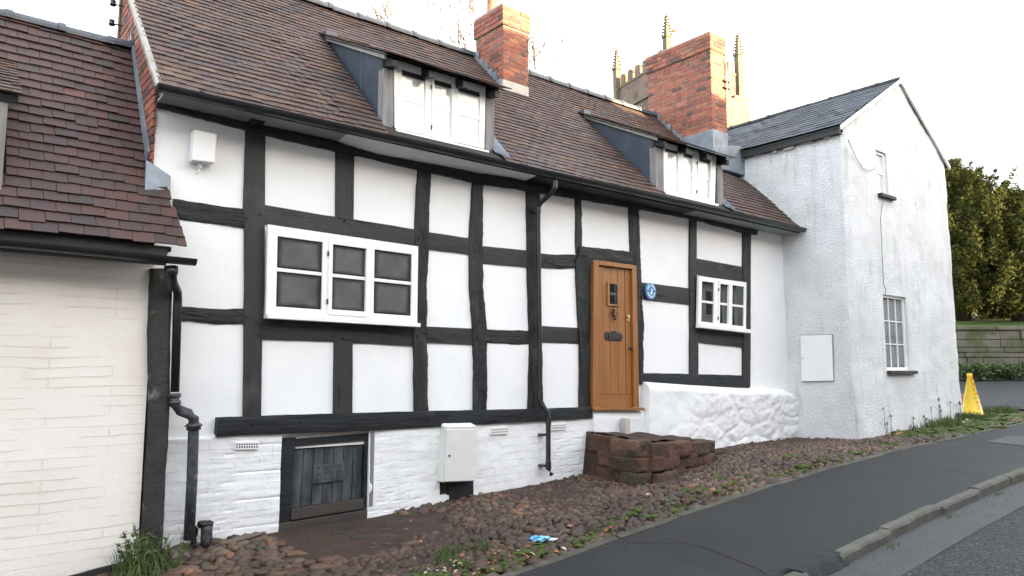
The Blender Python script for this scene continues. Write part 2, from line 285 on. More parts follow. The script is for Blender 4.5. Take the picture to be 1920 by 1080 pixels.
def world_loc(o):
    p = Vector((0, 0, 0)); 
    while o: p += o.location; o = o.parent if o.parent and False else None
    return p
def tag(o, label=None, cat=None, group=None, kind=None):
    if label: o['label'] = label
    if cat: o['category'] = cat
    if group: o['group'] = group
    if kind: o['kind'] = kind
    return o
def thing(name, loc, label, cat, group=None):
    o = bpy.data.objects.new(name, None); COL.objects.link(o); o.location = loc; o.empty_display_size = .2
    return tag(o, label, cat, group)
def box(name, m, parent, *a, bevel=0):
    b = MB(); b.box(*a); return b.build(name, m, parent, bevel=bevel)

def resample(pts, n):
    P = [Vector(p) for p in pts]; L = [0]
    for a, b in zip(P, P[1:]): L.append(L[-1]+(b-a).length)
    o = []
    for i in range(n):
        t = L[-1]*i/(n-1); k = 0
        while k < len(P)-2 and L[k+1] < t: k += 1
        o.append(P[k].lerp(P[k+1], (t-L[k])/max(1e-9, L[k+1]-L[k])))
    return o

# ------------------------------------------------------------------ ground levels
ZF = [(-40, -4.2), (-10, -2.35), (0, -1.66), (1.0, -1.57), (1.6, -1.52), (2.1, -1.43), (3, -1.45), (3.9, -1.43), (4.7, -1.37), (5.2, -1.34), (7, -1.26), (8.5, -1.16), (9.8, -1.06), (12, -1.06), (16, -.82), (20, -.66), (30, -.32), (60, .3), (200, 1)]
ZC = [(-40, -4.6), (-10, -2.75), (0, -1.93), (2, -1.74), (4.45, -1.50), (6, -1.345), (7.43, -1.22), (9, -1.11), (10.87, -1.02), (14.8, -.90), (20, -.72), (30, -.45), (60, .2), (200, 1)]
def gz(x, y):
    def sm(T): return (interp(x-.4, T)+interp(x, T)+interp(x+.4, T))/3
    if y >= 0: return sm(ZF) + min(y, 60)*.004
    if y >= -2.3:
        t = -y/2.3; return lerp(sm(ZF), sm(ZC), t)
    if y >= -3.85: return sm(ZC) - .055*(-2.3-y)
    if y >= -10: return sm(ZC) - .085 - .085 - .012*min(3, -3.85-y)
    return sm(ZC) - .1
def sheet(name, xs, ys, dz, m, parent=None, nf=None, nscale=3, keep=None, skirt=0):
    b = MB(); idx = {}
    for j, y in enumerate(ys):
        for i, x in enumerate(xs):
            yy = y
            z = gz(x, yy)+dz
            if nf: z += nf*nz(x, y, 0, nscale)
            b.v.append((x, yy, z))
    n = len(xs)
    for j in range(len(ys)-1):
        for i in range(n-1):
            if keep and not keep((xs[i]+xs[i+1])/2, (ys[j]+ys[j+1])/2): continue
            b.f.append((j*n+i, j*n+i+1, (j+1)*n+i+1, (j+1)*n+i))
    o = b.build(name, m, parent, smooth=True, fix=False)
    return o
def rng(a, b, st):
    n = max(1, int(round((b-a)/st))); return [a+(b-a)*i/n for i in range(n+1)]

far = rng(-600, -60, 60)+rng(-50, -12, 4)+rng(-11, 40, 1)+rng(44, 100, 8)+rng(150, 700, 60)
fary = rng(-600, -60, 60)+rng(-50, -12, 6)+rng(-10, 20, 1)+rng(26, 100, 8)+rng(150, 700, 60)
tag(sheet('ground', far, fary, -.32, 'soil'), kind='structure')
tag(sheet('verge_soil', rng(-6, 18.3, .1), rng(-2.36, .35, .1), -.026, 'soil', nf=.020, nscale=5), kind='structure')
tag(sheet('pavement', rng(-8, 19, .25), rng(-3.86, -2.3, .26), 0, 'asphalt', nf=.006, nscale=1.5), kind='structure')
tag(sheet('road', rng(-60, 80, .5), rng(-10, -3.86, .3), 0, 'road', nf=.006, nscale=1.0), kind='structure')
tag(sheet('road_channel', rng(-8, 19, .25), rng(-4.32, -3.86, .115), .004, 'channel', nf=.004, nscale=2), kind='structure')
tag(sheet('far_pavement', rng(-60, 80, 1), rng(-12.2, -10, .5), .03, 'asphalt'), kind='structure')
tag(sheet('side_street', rng(19, 46, .5), rng(-3.86, 24, .6), -.012, 'asphalt', nf=.01, nscale=.7), kind='structure')
tag(sheet('side_street_corner', rng(16.6, 19, .3), rng(-2.36, 24, .6), -.016, 'asphalt', nf=.01, nscale=.7,
    keep=lambda x, y: y > -1.6+(19-x)*.55), kind='structure')

# edging strip and kerb
b = MB(); x = -6.0
while x < 17.5:
    L = random.uniform(.5, 1.1); x1 = x+L-.008
    j = random.uniform(-.008, .008); zz = random.uniform(.004, .016)
    n = 4
    for k in range(n):
        a, c = lerp(x, x1, k/n), lerp(x, x1, (k+1)/n)
        def col(q): 
            wv = .030*nz(q, 3, 0, 2.2)+.012*nz(q, 3, 5, 9)
            return [(q, -2.36+j+wv, gz(q, -2.39)-.05), (q, -2.35+j+wv, gz(q, -2.39)+zz*.6), (q, -2.28+j+wv, gz(q, -2.26)+zz*.6+.004), (q, -2.27+j+wv, gz(q, -2.25)-.05)]
        A, B = col(a), col(c); o = len(b.v); b.v += A+B
        for i in range(3): b.f.append((o+i, o+i+1, o+i+5, o+i+4))
    x += L
tag(b.build('edging_strip', 'edging', smooth=False), kind='structure')
b = MB(); x = -8.0
while x < 18.8:
    L = random.uniform(.75, 1.15); x1 = x+L-.015
    if 5.3 < x < 5.92: x = 5.92; continue
    if x < 5.3: x1 = min(x1, 5.42)         # the missing stone, patched with asphalt
    j = random.uniform(-.015, .015); zz = random.uniform(-.006, .014)
    n = 6
    for k in range(n):
        a, c = lerp(x, x1, k/n), lerp(x, x1, (k+1)/n)
        def col(q):
            e = .010*nz(q, 8, 0, 4); zr = gz(q, -3.95)-.01; zt = gz(q, -3.8)+zz+e
            return [(q, -3.90+j+e, zr-.06), (q, -3.89+j+e, zt-.02), (q, -3.872+j, zt), (q, -3.79+j, zt+.002), (q, -3.765+j+e, zt-.02), (q, -3.76+j, zt-.1)]
        A, B = col(a), col(c); o = len(b.v); b.v += A+B
        for i in range(5): b.f.append((o+i, o+i+1, o+i+7, o+i+6))
        if k == 0: b.f.append(tuple(o+i for i in range(6)))
        if k == n-1: b.f.append(tuple(o+6+i for i in range(6)))
    x += L
tag(b.build('kerb', 'kerb'), kind='structure')
b = MB()
for i, x in enumerate(rng(5.38, 5.96, .04)):
    b.v += [(x, -3.70, gz(x, -3.70)+.005), (x, -3.86+.02*nz(x, 0, 0, 9), gz(x, -3.8)+.004+.016*nz(x, 1, 0, 14)), (x, -3.93+.03*nz(x, 5, 0, 9), gz(x, -3.95)-.01)]
    if i: 
        o = (i-1)*3
        for k in range(2): b.f.append((o+k, o+k+1, o+k+4, o+k+3))
tag(b.build('pavement_patch', 'asphalt', smooth=True), kind='structure')

for pts_ in ([(4.9, -2.36), (5.35, -2.9), (5.2, -3.76)], [(9.6, -2.38), (9.75, -3.1), (9.55, -3.77)]):
    b = MB(); PP = resample([(x_, y_, 0) for x_, y_ in pts_], 40)
    for i, q_ in enumerate(PP):
        wv = .015*nz(q_.x, q_.y, 0, 7); ww = .005+.003*nz(q_.x, q_.y, 3, 11)
        b.v += [(q_.x+wv-ww, q_.y, gz(q_.x, q_.y)+.0045), (q_.x+wv+ww, q_.y, gz(q_.x, q_.y)+.0045)]
        if i: b.f.append((2*i-2, 2*i-1, 2*i+1, 2*i))
    tag(b.build('pavement_seam', 'soil', fix=False), kind='structure')
tag(sheet('pavement_cover', rng(12.4, 13.5, .1), rng(-3.3, -2.75, .1), .006, 'channel'), kind='structure')
b = MB()
for _ in range(700):                              # grit along kerb and edging
    if random.random() < .5: x_, y_ = random.uniform(3, 17), -3.96-abs(random.gauss(0, .10))
    else: x_, y_ = random.uniform(3, 17), -2.38-abs(random.gauss(0, .07))
    r_ = random.uniform(.003, .010); zz = gz(x_, y_)+.004
    b.add([(x_-r_, y_, zz), (x_, y_-r_, zz), (x_+r_, y_, zz), (x_, y_+r_, zz), (x_, y_, zz+r_)], [(0, 1, 4), (1, 2, 4), (2, 3, 4), (3, 0, 4)])
GRIT = b
# ------------------------------------------------------------------ cobbles
def ico(sub):
    import bmesh
    bm = bmesh.new(); bmesh.ops.create_icosphere(bm, subdivisions=sub, radius=1)
    v = [tuple(p.co) for p in bm.verts]; f = [tuple(q.index for q in p.verts) for p in bm.faces]; bm.free(); return v, f
ICO2, ICO1 = ico(2), ico(1)
def inpoly(x, y, P):
    c = False; j = len(P)-1
    for i in range(len(P)):
        if (P[i][1] > y) != (P[j][1] > y) and x < (P[j][0]-P[i][0])*(y-P[i][1])/(P[j][1]-P[i][1])+P[i][0]: c = not c
        j = i
    return c
STEP = [(6.92, 0.0), (6.72, -1.0), (7.0, -1.12), (8.52, -.80), (8.6, 0)]
PATCH = [(2.72, -.05), (2.75, -.95), (3.3, -1.10), (4.3, -.75), (4.55, -.35), (3.95, -.02)]
def stone(b, x, y, z, rx, ry, rz, rot, src, jag=.14):
    V, F = src; o = len(b.v); s = random.random()*99; ca, sa = math.cos(rot), math.sin(rot)
    tx, ty = random.uniform(-.15, .15), random.uniform(-.15, .15)
    for p in V:
        k = 1+jag*nz(p[0]+s, p[1], p[2], 1.3)*1.6
        X, Y, Z = p[0]*rx*k, p[1]*ry*k, p[2]*rz*k
        Z += X*tx+Y*ty
        b.v.append((x+X*ca-Y*sa, y+X*sa+Y*ca, z+Z))
    b.f += [tuple(i+o for i in f) for f in F]
b = MB(); yy = -2.22
row = 0
while yy < .04:
    xx = 1.2+random.random()*.1
    while xx < 16.2:
        sz = random.choice((.034, .044, .052, .060, .074))*random.uniform(.9, 1.1)*(1.08 if (yy < -1.6 or xx < 3) else .84)
        x, y = xx+random.uniform(-.02, .02), yy+random.uniform(-.022, .022)
        xx += sz*1.80
        if x > 11.7 and y > -1.25: continue
        if x > 12.6 and (y > -2.0 or random.random() < .4): continue
        if x < 1.75 and y > -.25: continue
        if inpoly(x, y, STEP) or inpoly(x, y, PATCH): continue
        far_ = x > 8
        sink = .30 + .25*random.random() + 1.0*max(0, nz(x, y, 3, .9)) + (.45 if y > -1.3 and x > 3 else .06) + (.35 if (y > -.9 and 4.6 < x < 6.6) else 0)*random.random()
        if y > -.5 and x > 9: sink += .3
        h = random.uniform(.032, .048)
        stone(b, x, y, gz(x, y)-.03+h*(.75-sink), sz*random.uniform(.85, 1.35), sz*random.uniform(.62, .95), h, random.uniform(-.7, .7), ICO2, .26)
    yy += .100 if yy < -1.6 else .086; row += 1
tag(GRIT.build('grit', 'cobble'), kind='stuff')
cob = b.build('cobbles', 'cobble', smooth=True, fix=False); tag(cob, kind='stuff')
b = MB()                         # brick pavers before the hatch
for r in range(14):
    for c in range(14):
        x = 2.75+c*.145+(.07 if r % 2 else 0); y = -.06-r*.085
        if not inpoly(x+.06, y, PATCH): continue
        z = gz(x, y)-.040+.030*max(0, nz(x, y, 0, 1.6))+.010*random.random()
        b.box(x, x+.135, y-.038, y+.038, z-.03, z+.004)
tag(b.build('brick_pavers', 'paver', bevel=.004), kind='structure')
b = MB()
for (x, y, rx, ry) in [(1.95, -.22, .2, .13), (2.45, -.14, .24, .10), (1.75, -.45, .16, .12)]:
    stone(b, x, y, gz(x, y)-.012, rx, ry, .022, random.uniform(-.2, .2), ICO2, .1)
tag(b.build('stone_flags', 'stoneflag', smooth=True), kind='structure')

# ------------------------------------------------------------------ tiles and bricks
def tiles(b, O, U, V, N, rows, v0, gauge, width, spans, jit=.006, th=.012, lift=.02, lmul=1.22):
    """spans(v) -> list of (u0,u1)"""
    O, U, V, N = Vector(O), Vector(U).normalized(), Vector(V).normalized(), Vector(N).normalized()
    for r in range(rows):
        v = v0+r*gauge
        for (a, c) in spans(v+gauge*.3):
            off = (r % 2)*width/2+random.uniform(-.01, .01)
            u = math.floor((a-off)/width)*width+off
            while u < c:
                u0, u1 = max(a, u+.002), min(c, u+width-.002); u += width
                if u1-u0 < .03: continue
                dv = random.uniform(-jit, jit)-(.022 if random.random() < .02 else 0); tl = random.uniform(-.4, .4)*jit; lf = lift+random.uniform(-.002, .004)
                sag = .020*nz(u0, v, 0, .6)+.008*nz(u0, v, 4, 1.7)
                def P(uu, vv, h): return O+U*uu+V*vv+N*(h+sag)
                vb, vt = v+dv, v+gauge*lmul
                A = [P(u0, vb+tl, lf-th), P(u1, vb-tl, lf-th), P(u1, vt, .002), P(u0, vt, .002)]
                B = [P(u0, vb+tl, lf), P(u1, vb-tl, lf), P(u1, vt, .002+th*.4), P(u0, vt, .002+th*.4)]
                mid = None
                b.hexa(A+B)
def brick_wall(b, O, U, N, z0, z1, span, bh=.075, bw=.225, mort=.010, proud=.006, rot=0, flem=True):
    """rows of individual bricks on a vertical face; span(z)->(u0,u1)"""
    O, U, N = Vector(O), Vector(U).normalized(), Vector(N).normalized(); Z = Vector((0, 0, 1))
    z = z0; r = 0
    while z < z1-.02:
        h = bh-mort; a, c = span(z+h/2)
        u = a; alt = r % 2
        if c > a:
            first = True
            while u < c-.015:
                L = (bw/2 if (first and alt) else (bw if not flem or (int(u*97+r) % 3) else bw/2))
                L = min(L, c-u); first = False
                zt = min(z+h, z1)
                pr = proud+random.uniform(-.002, .003); dz = random.uniform(-.002, .002)
                p = [O+U*u+Z*(z+dz), O+U*(u+L-mort)+Z*(z+dz), O+U*(u+L-mort)+Z*(zt+dz), O+U*u+Z*(zt+dz)]
                if u+L > c-.02: p[1] = O+U*c+Z*(z+dz); p[2] = O+U*c+Z*(zt+dz)
                b.hexa([q-N*.02 for q in p]+[q+N*pr for q in p])
                u += L
        z += bh; r += 1
def chimney_brick(parent, x0, x1, y0, y1, z0, z1, name='brickwork', bh=.075, capz=None):
    core = MB(); core.box(x0, x1, y0, y1, z0, z1-.01); core.build('mortar_core', 'mortar', parent)
    b = MB()
    for (a0, a1, c0, c1, za, zb) in ([(x0, x1, y0, y1, z0, capz or z1)]+([(x0-.03, x1+.03, y0-.03, y1+.03, capz, z1)] if capz else [])):
        brick_wall(b, (a0, c0, 0), (1, 0, 0), (0, -1, 0), za, zb, lambda z: (0, a1-a0), bh)
        brick_wall(b, (a0, c1, 0), (1, 0, 0), (0, 1, 0), za, zb, lambda z: (0, a1-a0), bh)
        brick_wall(b, (a0, c0, 0), (0, 1, 0), (-1, 0, 0), za+.0, zb, lambda z: (.0, c1-c0), bh)
        brick_wall(b, (a1, c0, 0), (0, 1, 0), (1, 0, 0), za, zb, lambda z: (0, c1-c0), bh)
    o = b.build(name, 'brick', parent, bevel=.004)
    if capz:
        box('capping_core', 'mortar', parent, x0-.025, x1+.025, y0-.025, y1+.025, capz-.005, z1+.012)
    return o

def grid_wall(name, m, parent, us, ws, P, keep=None, rim=None, smooth=True):
    """P(u,w)->Vector; keep(u,w) cell predicate; rim = vector to extrude the open borders back along"""
    b = MB(); n = len(us)
    for w_ in ws:
        for u in us: b.v.append(tuple(P(u, w_)))
    edges = {}
    for j in range(len(ws)-1):
        for i in range(n-1):
            if keep and not keep((us[i]+us[i+1])/2, (ws[j]+ws[j+1])/2): continue
            f = (j*n+i, j*n+i+1, (j+1)*n+i+1, (j+1)*n+i); b.f.append(f)
            if rim:
                for a, c in zip(f, f[1:]+f[:1]):
                    k = (min(a, c), max(a, c))
                    if k in edges: edges[k] = None
                    else: edges[k] = (a, c)
    if rim:
        mp = {}
        for k, e in edges.items():
            if not e: continue
            for q in e:
                if q not in mp: mp[q] = len(b.v); b.v.append(tuple(Vector(b.v[q])+Vector(rim)))
            b.f.append((e[1], e[0], mp[e[0]], mp[e[1]]))
    used = sorted({i for f in b.f for i in f}); mp = {q: i for i, q in enumerate(used)}
    b.v = [b.v[i] for i in used]; b.f = [tuple(mp[i] for i in f) for f in b.f]
    o = b.build(name, m, parent, smooth=smooth, fix=False)
    if smooth: 
        try:
            o.data.set_sharp_from_angle(angle=RAD(40))
        except Exception: pass
    return o

# ================================================================== THE TIMBER-FRAMED COTTAGE
COT = thing('timber_framed_cottage', (6.5, 1.0, -1.3), 'long white cottage with black timber frame, brown tiled roof, two dormers and oak door', 'cottage')
X0, X1 = 1.60, 11.80
def rz(y): return 2.82+y           # the roof plane

def facade_P(x, z):
    d = .010*nz(x, 0, z, 1.2)+.004*nz(x, 4, z, 5)
    bul = 0
    return Vector((x, 0.0+d, z))
grid_wall('plaster_wall', 'plaster', COT, rng(X0, X1+.02, .08), rng(-.72, 2.76, .08), facade_P)
# rear and sides so the house is solid from the side
box('rear_wall', 'plaster', COT, 2.4, X1+.3, 4.5, 4.6, -1.6, 2.5)

def beam(e1, e2, kind='old', horiz=False, proud=.028, name=None):
    A = resample([onY(u, v, -proud) for u, v in e1], 2 if False else max(4, int(60)))
    Ltot = (A[0]-A[-1]).length; n = max(4, int(Ltot/.035))
    A = resample([onY(u, v, -proud) for u, v in e1], n); B = resample([onY(u, v, -proud) for u, v in e2], n)
    W = {'old': .011, 'new': .0025, 'sill': .004}[kind]; D = {'old': .018, 'new': .003, 'sill': .004}[kind]
    D = min(D, proud*.42)
    sd_ = random.random()*50; cols = 6; V = []; b = MB()
    for i in range(n):
        a = A[i].copy(); c = B[i].copy(); dirv = (c-a).normalized()
        a += dirv*W*(nz(i*.035, sd_, 0, 4.0)+.5*nz(i*.035, sd_, 9, 14)); c += dirv*W*(nz(i*.035, sd_, 5, 4.0)+.5*nz(i*.035, sd_, 12, 14))
        ringp = [Vector((a.x, .03, a.z))]
        for k in range(cols+1):
            t = k/cols; p = a.lerp(c, t); e = min(t, 1-t)
            p.y = -proud + (.007 if kind == 'old' else .003)*(1 if k in (0, cols) else 0) + D*nz(p.x*(.6 if horiz else 2.4), sd_, p.z*(2.4 if horiz else .6), 6)+D*.6*nz(p.x, sd_, p.z, 22)
            ringp.append(p)
        ringp.append(Vector((c.x, .03, c.z)))
        b.v += [tuple(q) for q in ringp]
    m_ = cols+3
    for i in range(n-1):
        for k in range(m_-1): b.f.append((i*m_+k, i*m_+k+1, (i+1)*m_+k+1, (i+1)*m_+k))
    b.f.append(tuple(range(m_))); b.f.append(tuple((n-1)*m_+k for k in range(m_)))
    mt = {'old': 'timber_h' if horiz else 'timber_v', 'new': 'new_h' if horiz else 'new_v', 'sill': 'sill_timber'}[kind]
    o = b.build(name or ('timber_rail' if horiz else 'timber_post'), mt, COT, smooth=True)
    o.data.set_sharp_from_angle(angle=RAD(35))
    return o
H = dict(horiz=True)
# posts (left edge, right edge), top to bottom
beam([(462, 236), (457, 390), (459, 430), (459, 540), (457, 785)], [(498, 246), (497, 390), (496, 540), (492, 637), (490, 785)], 'new', proud=.030)
beam([(630, 278), (630, 408)], [(665, 286), (663, 414)], 'new', proud=.026)
beam([(627, 636), (626, 785)], [(662, 640), (661, 782)], 'new', proud=.026)
beam([(785, 308), (780, 430), (777, 540), (776, 620), (778, 697), (778, 778)], [(808, 314), (806, 435), (802, 540), (801, 620), (804, 776)], 'old', proud=.036)
beam([(888, 332), (881, 445), (882, 540), (888, 620), (890, 775)], [(907, 336), (906, 460), (907, 540), (914, 620), (914, 772)], 'old', proud=.034)
beam([(987, 350), (990, 465), (991, 540), (994, 645), (992, 772)], [(1012, 352), (1015, 540), (1018, 700), (1018, 770)], 'old', proud=.032)
beam([(1080, 362), (1081, 475)], [(1091, 366), (1093, 470)], 'old', proud=.024)
beam([(1081, 485), (1083, 540), (1088, 649), (1089, 768)], [(1110, 487), (1109, 630), (1108, 768)], 'old', proud=.040)
beam([(1180, 380), (1183, 470), (1192, 498), (1193, 706)], [(1198, 384), (1201, 460), (1204, 530), (1207, 592), (1208, 703)], 'old', proud=.034)
beam([(1295, 400), (1294, 500), (1295, 573), (1295, 660), (1295, 708)], [(1307, 404), (1307, 500), (1306, 611), (1310, 650), (1310, 708)], 'new', proud=.036)
beam([(1394, 428), (1394, 500), (1394, 618), (1394, 712)], [(1409, 432), (1408, 500), (1408, 660), (1407, 726)], 'new', proud=.034)
# rails (top edge, bottom edge)
beam([(325, 371), (411, 387), (462, 391)], [(325, 410), (400, 419), (462, 428)], 'old', proud=.022, **H)
beam([(330, 574), (389, 578), (462, 579)], [(330, 600), (406, 607), (462, 608)], 'old', proud=.022, **H)
beam([(496, 384), (600, 402), (665, 411), (784, 431)], [(496, 420), (600, 438), (640, 443), (784, 464)], 'new', proud=.021, **H)
beam([(804, 435), (884, 447)], [(804, 467), (884, 477)], 'new', proud=.020, **H)
beam([(905, 461), (993, 470)], [(905, 494), (993, 501)], 'new', proud=.018, **H)
beam([(1013, 475), (1050, 478), (1084, 477)], [(1013, 501), (1050, 504), (1084, 502)], 'old', proud=.018, **H)
beam([(492, 597), (640, 606), (780, 614)], [(492, 636), (627, 641), (779, 649)], 'new', proud=.020, **H)
beam([(800, 612), (889, 616)], [(800, 642), (889, 647)], 'new', proud=.018, **H)
beam([(911, 617), (996, 620)], [(911, 642), (960, 646), (996, 645)], 'old', proud=.018, **H)
beam([(1015, 611), (1090, 615)], [(1015, 642), (1090, 645)], 'new', proud=.017, **H)
beam([(1088, 461), (1186, 472)], [(1083, 488), (1110, 488), (1192, 497)], 'old', proud=.044, **H)
beam([(1202, 529), (1296, 541)], [(1202, 561), (1296, 572)], 'new', proud=.018, **H)
beam([(1304, 484), (1396, 501)], [(1304, 514), (1396, 531)], 'new', proud=.020, **H)
beam([(1302, 611), (1396, 622)], [(1302, 641), (1396, 652)], 'new', proud=.020, **H)
beam([(1192, 699), (1296, 701), (1396, 704)], [(1192, 720), (1296, 724), (1407, 727)], 'sill', proud=.030, **H)
beam([(409, 783), (480, 780), (804, 771), (993, 767), (1111, 763)], [(406, 819), (480, 816), (701, 807), (889, 797), (1111, 784)], 'sill', proud=.075, name='sill_beam', **H)
# wall plate under the eaves
beam([(296, 178), (332, 187), (404, 202), (471, 214), (600, 252), (665, 274), (725, 290), (775, 299), (890, 321), (990, 336), (1090, 352), (1180, 368), (1238, 384), (1321, 400), (1423, 421)],
     [(294, 199), (314, 204), (375, 220), (460, 241), (500, 252), (630, 283), (700, 297), (780, 316), (800, 320), (890, 342), (990, 357), (1090, 373), (1180, 388), (1294, 409), (1393, 435), (1421, 440)], 'old', proud=.055, name='wall_plate', **H)
# pegs
b = MB()
for (u, v) in [(463, 408), (489, 401), (463, 594), (487, 607), (485, 628), (647, 413), (646, 634), (786, 446), (799, 446), (783, 629), (798, 625), (893, 470), (896, 633), (1000, 486), (1001, 628), (1092, 494), (1192, 486), (1200, 536), (1202, 556), (1299, 506), (1297, 545), (1296, 565), (1396, 505), (1396, 523), (1396, 631), (1396, 646), (1302, 636), (1185, 440), (660, 795), (470, 797), (560, 792)]:
    p = onY(u, v, -.04); yb = -.09 if v > 780 else -.05
    b = MB(); b.tube([(p.x, -.0, p.z), (p.x, yb, p.z-.002)], [.011, .008], 8); b.build('oak_peg', 'black_iron', COT)

# brick plinth (left) with the hatch opening
HQ = [onY(u, v, -.05) for u, v in [(538, 824), (694, 812), (690, 952), (527, 978)]]
HP = [(p.x, p.z) for p in HQ]; HP[0] = (HP[0][0]-.045, HP[0][1]+.03); HP[1] = (HP[1][0]+.01, HP[1][1]+.02); HP[0] = (min(HP[0][0], HP[3][0])-.01, HP[0][1]); HP[2] = (HP[2][0], -1.8); HP[3] = (HP[0][0], -1.8)
MBOX = [onY(u, v, -.05) for u, v in [(828, 888), (889, 888), (889, 922), (826, 930)]]
MP = [(p.x, p.z) for p in MBOX]
zt1 = [(onY(u, v, -.05).x, onY(u, v, -.05).z) for u, v in [(300, 822), (410, 819), (538, 814), (701, 806), (889, 796), (1111, 783)]]
def pl_P(x, w):
    zt = interp(x, zt1)+.02 if x > 2.2 else interp(x, zt1); zb = gz(x, 0)-.06
    z = lerp(zb, zt, w)
    y = -.045+.014*nz(x, 0, z, 2.2)+.006*nz(x, 1, z, 9)
    crs = abs(((z+.03*nz(x, 0, 0, .8))/.082) % 1-.5)*2      # courses
    fade = max(0, min(1, .5+1.6*nz(x, 7, z, 1.1)))
    y += .009*max(0, (crs-.82)/.18)*fade
    if w > .999: y += .02
    return Vector((x, y, z))
wsn = rng(0, 1, 1/62.)
grid_wall('brick_plinth', 'white_brick', COT, rng(1.62, 7.02, .03), wsn, pl_P,
          keep=lambda x, w: not inpoly(x, lerp(gz(x, 0)-.06, interp(x, zt1), w), HP) and not inpoly(x, lerp(gz(x, 0)-.06, interp(x, zt1), w), MP), rim=(0, .14, 0))
# rubble plinth under the door and to the right
zt2 = [(6.98, onY(1110, 768, -.1).z-.01), (7.98, onY(1197, 770, -.1).z-.01), (8.02, onY(1198, 716, -.1).z), (9.0, onY(1290, 722, -.1).z), (10.4, onY(1406, 728, -.1).z), (11.5, onY(1465, 730, -.1).z), (11.95, onY(1478, 745, -.1).z)]
def ru_P(x, w):
    zt = interp(x, zt2); zb = gz(x, 0)-.08; z = lerp(zb, zt, w)
    bulge = .05+.10*min(1, max(0, (zt-z)/.10))**.5*(1 if x > 8 else .4)
    vd = noise.voronoi(Vector((x*2.0+.5*nz(x, 0, z, 2.5), 0, z*4.6+.5*nz(x, 7, z, 2.5))))[0]
    am = .35+.65*max(0, min(1, (x-8.6)/1.2))
    q = nz(x, 0, z, 1.5)*.040+am*(min(.016, (vd[1]-vd[0])*.05)+abs(nz(x, 2, z, 4.5))*.018+nz(x, 3, z, 12)*.009+nz(x, 3, z, 27)*.006)
    if x < 8: q *= .35
    return Vector((x, -bulge-q*min(1, (zt-z)/.06+.15), z))
grid_wall('rubble_plinth', 'painted_brick', COT, rng(6.99, 11.9, .022), rng(0, 1, 1/44.), ru_P, rim=(0, .2, 0))
# air bricks
for q in [[(440, 829), (485, 828), (485, 842), (440, 843)], [(920, 802), (953, 800), (953, 813), (920, 815)], [(1034, 795), (1062, 793), (1062, 805), (1034, 807)]]:
    C4 = [onY(u, v, -.06) for u, v in q]; b = MB()
    b.hexa([Vector((p.x, -.03, p.z)) for p in (C4[3], C4[2], C4[1], C4[0])]+[Vector((p.x, -.066, p.z)) for p in (C4[3], C4[2], C4[1], C4[0])])
    o = b.build('air_brick', 'white_gloss', COT); h = MB()
    for r in range(2):
        for c in range(9):
            p = C4[0].lerp(C4[1], (c+.8)/9.6).lerp(C4[3].lerp(C4[2], (c+.8)/9.6), .32+.36*r)
            h.box(p.x-.006, p.x+.006, -.068, -.05, p.z-.008, p.z+.008)
    h.build('vent_holes', 'black_iron', o)

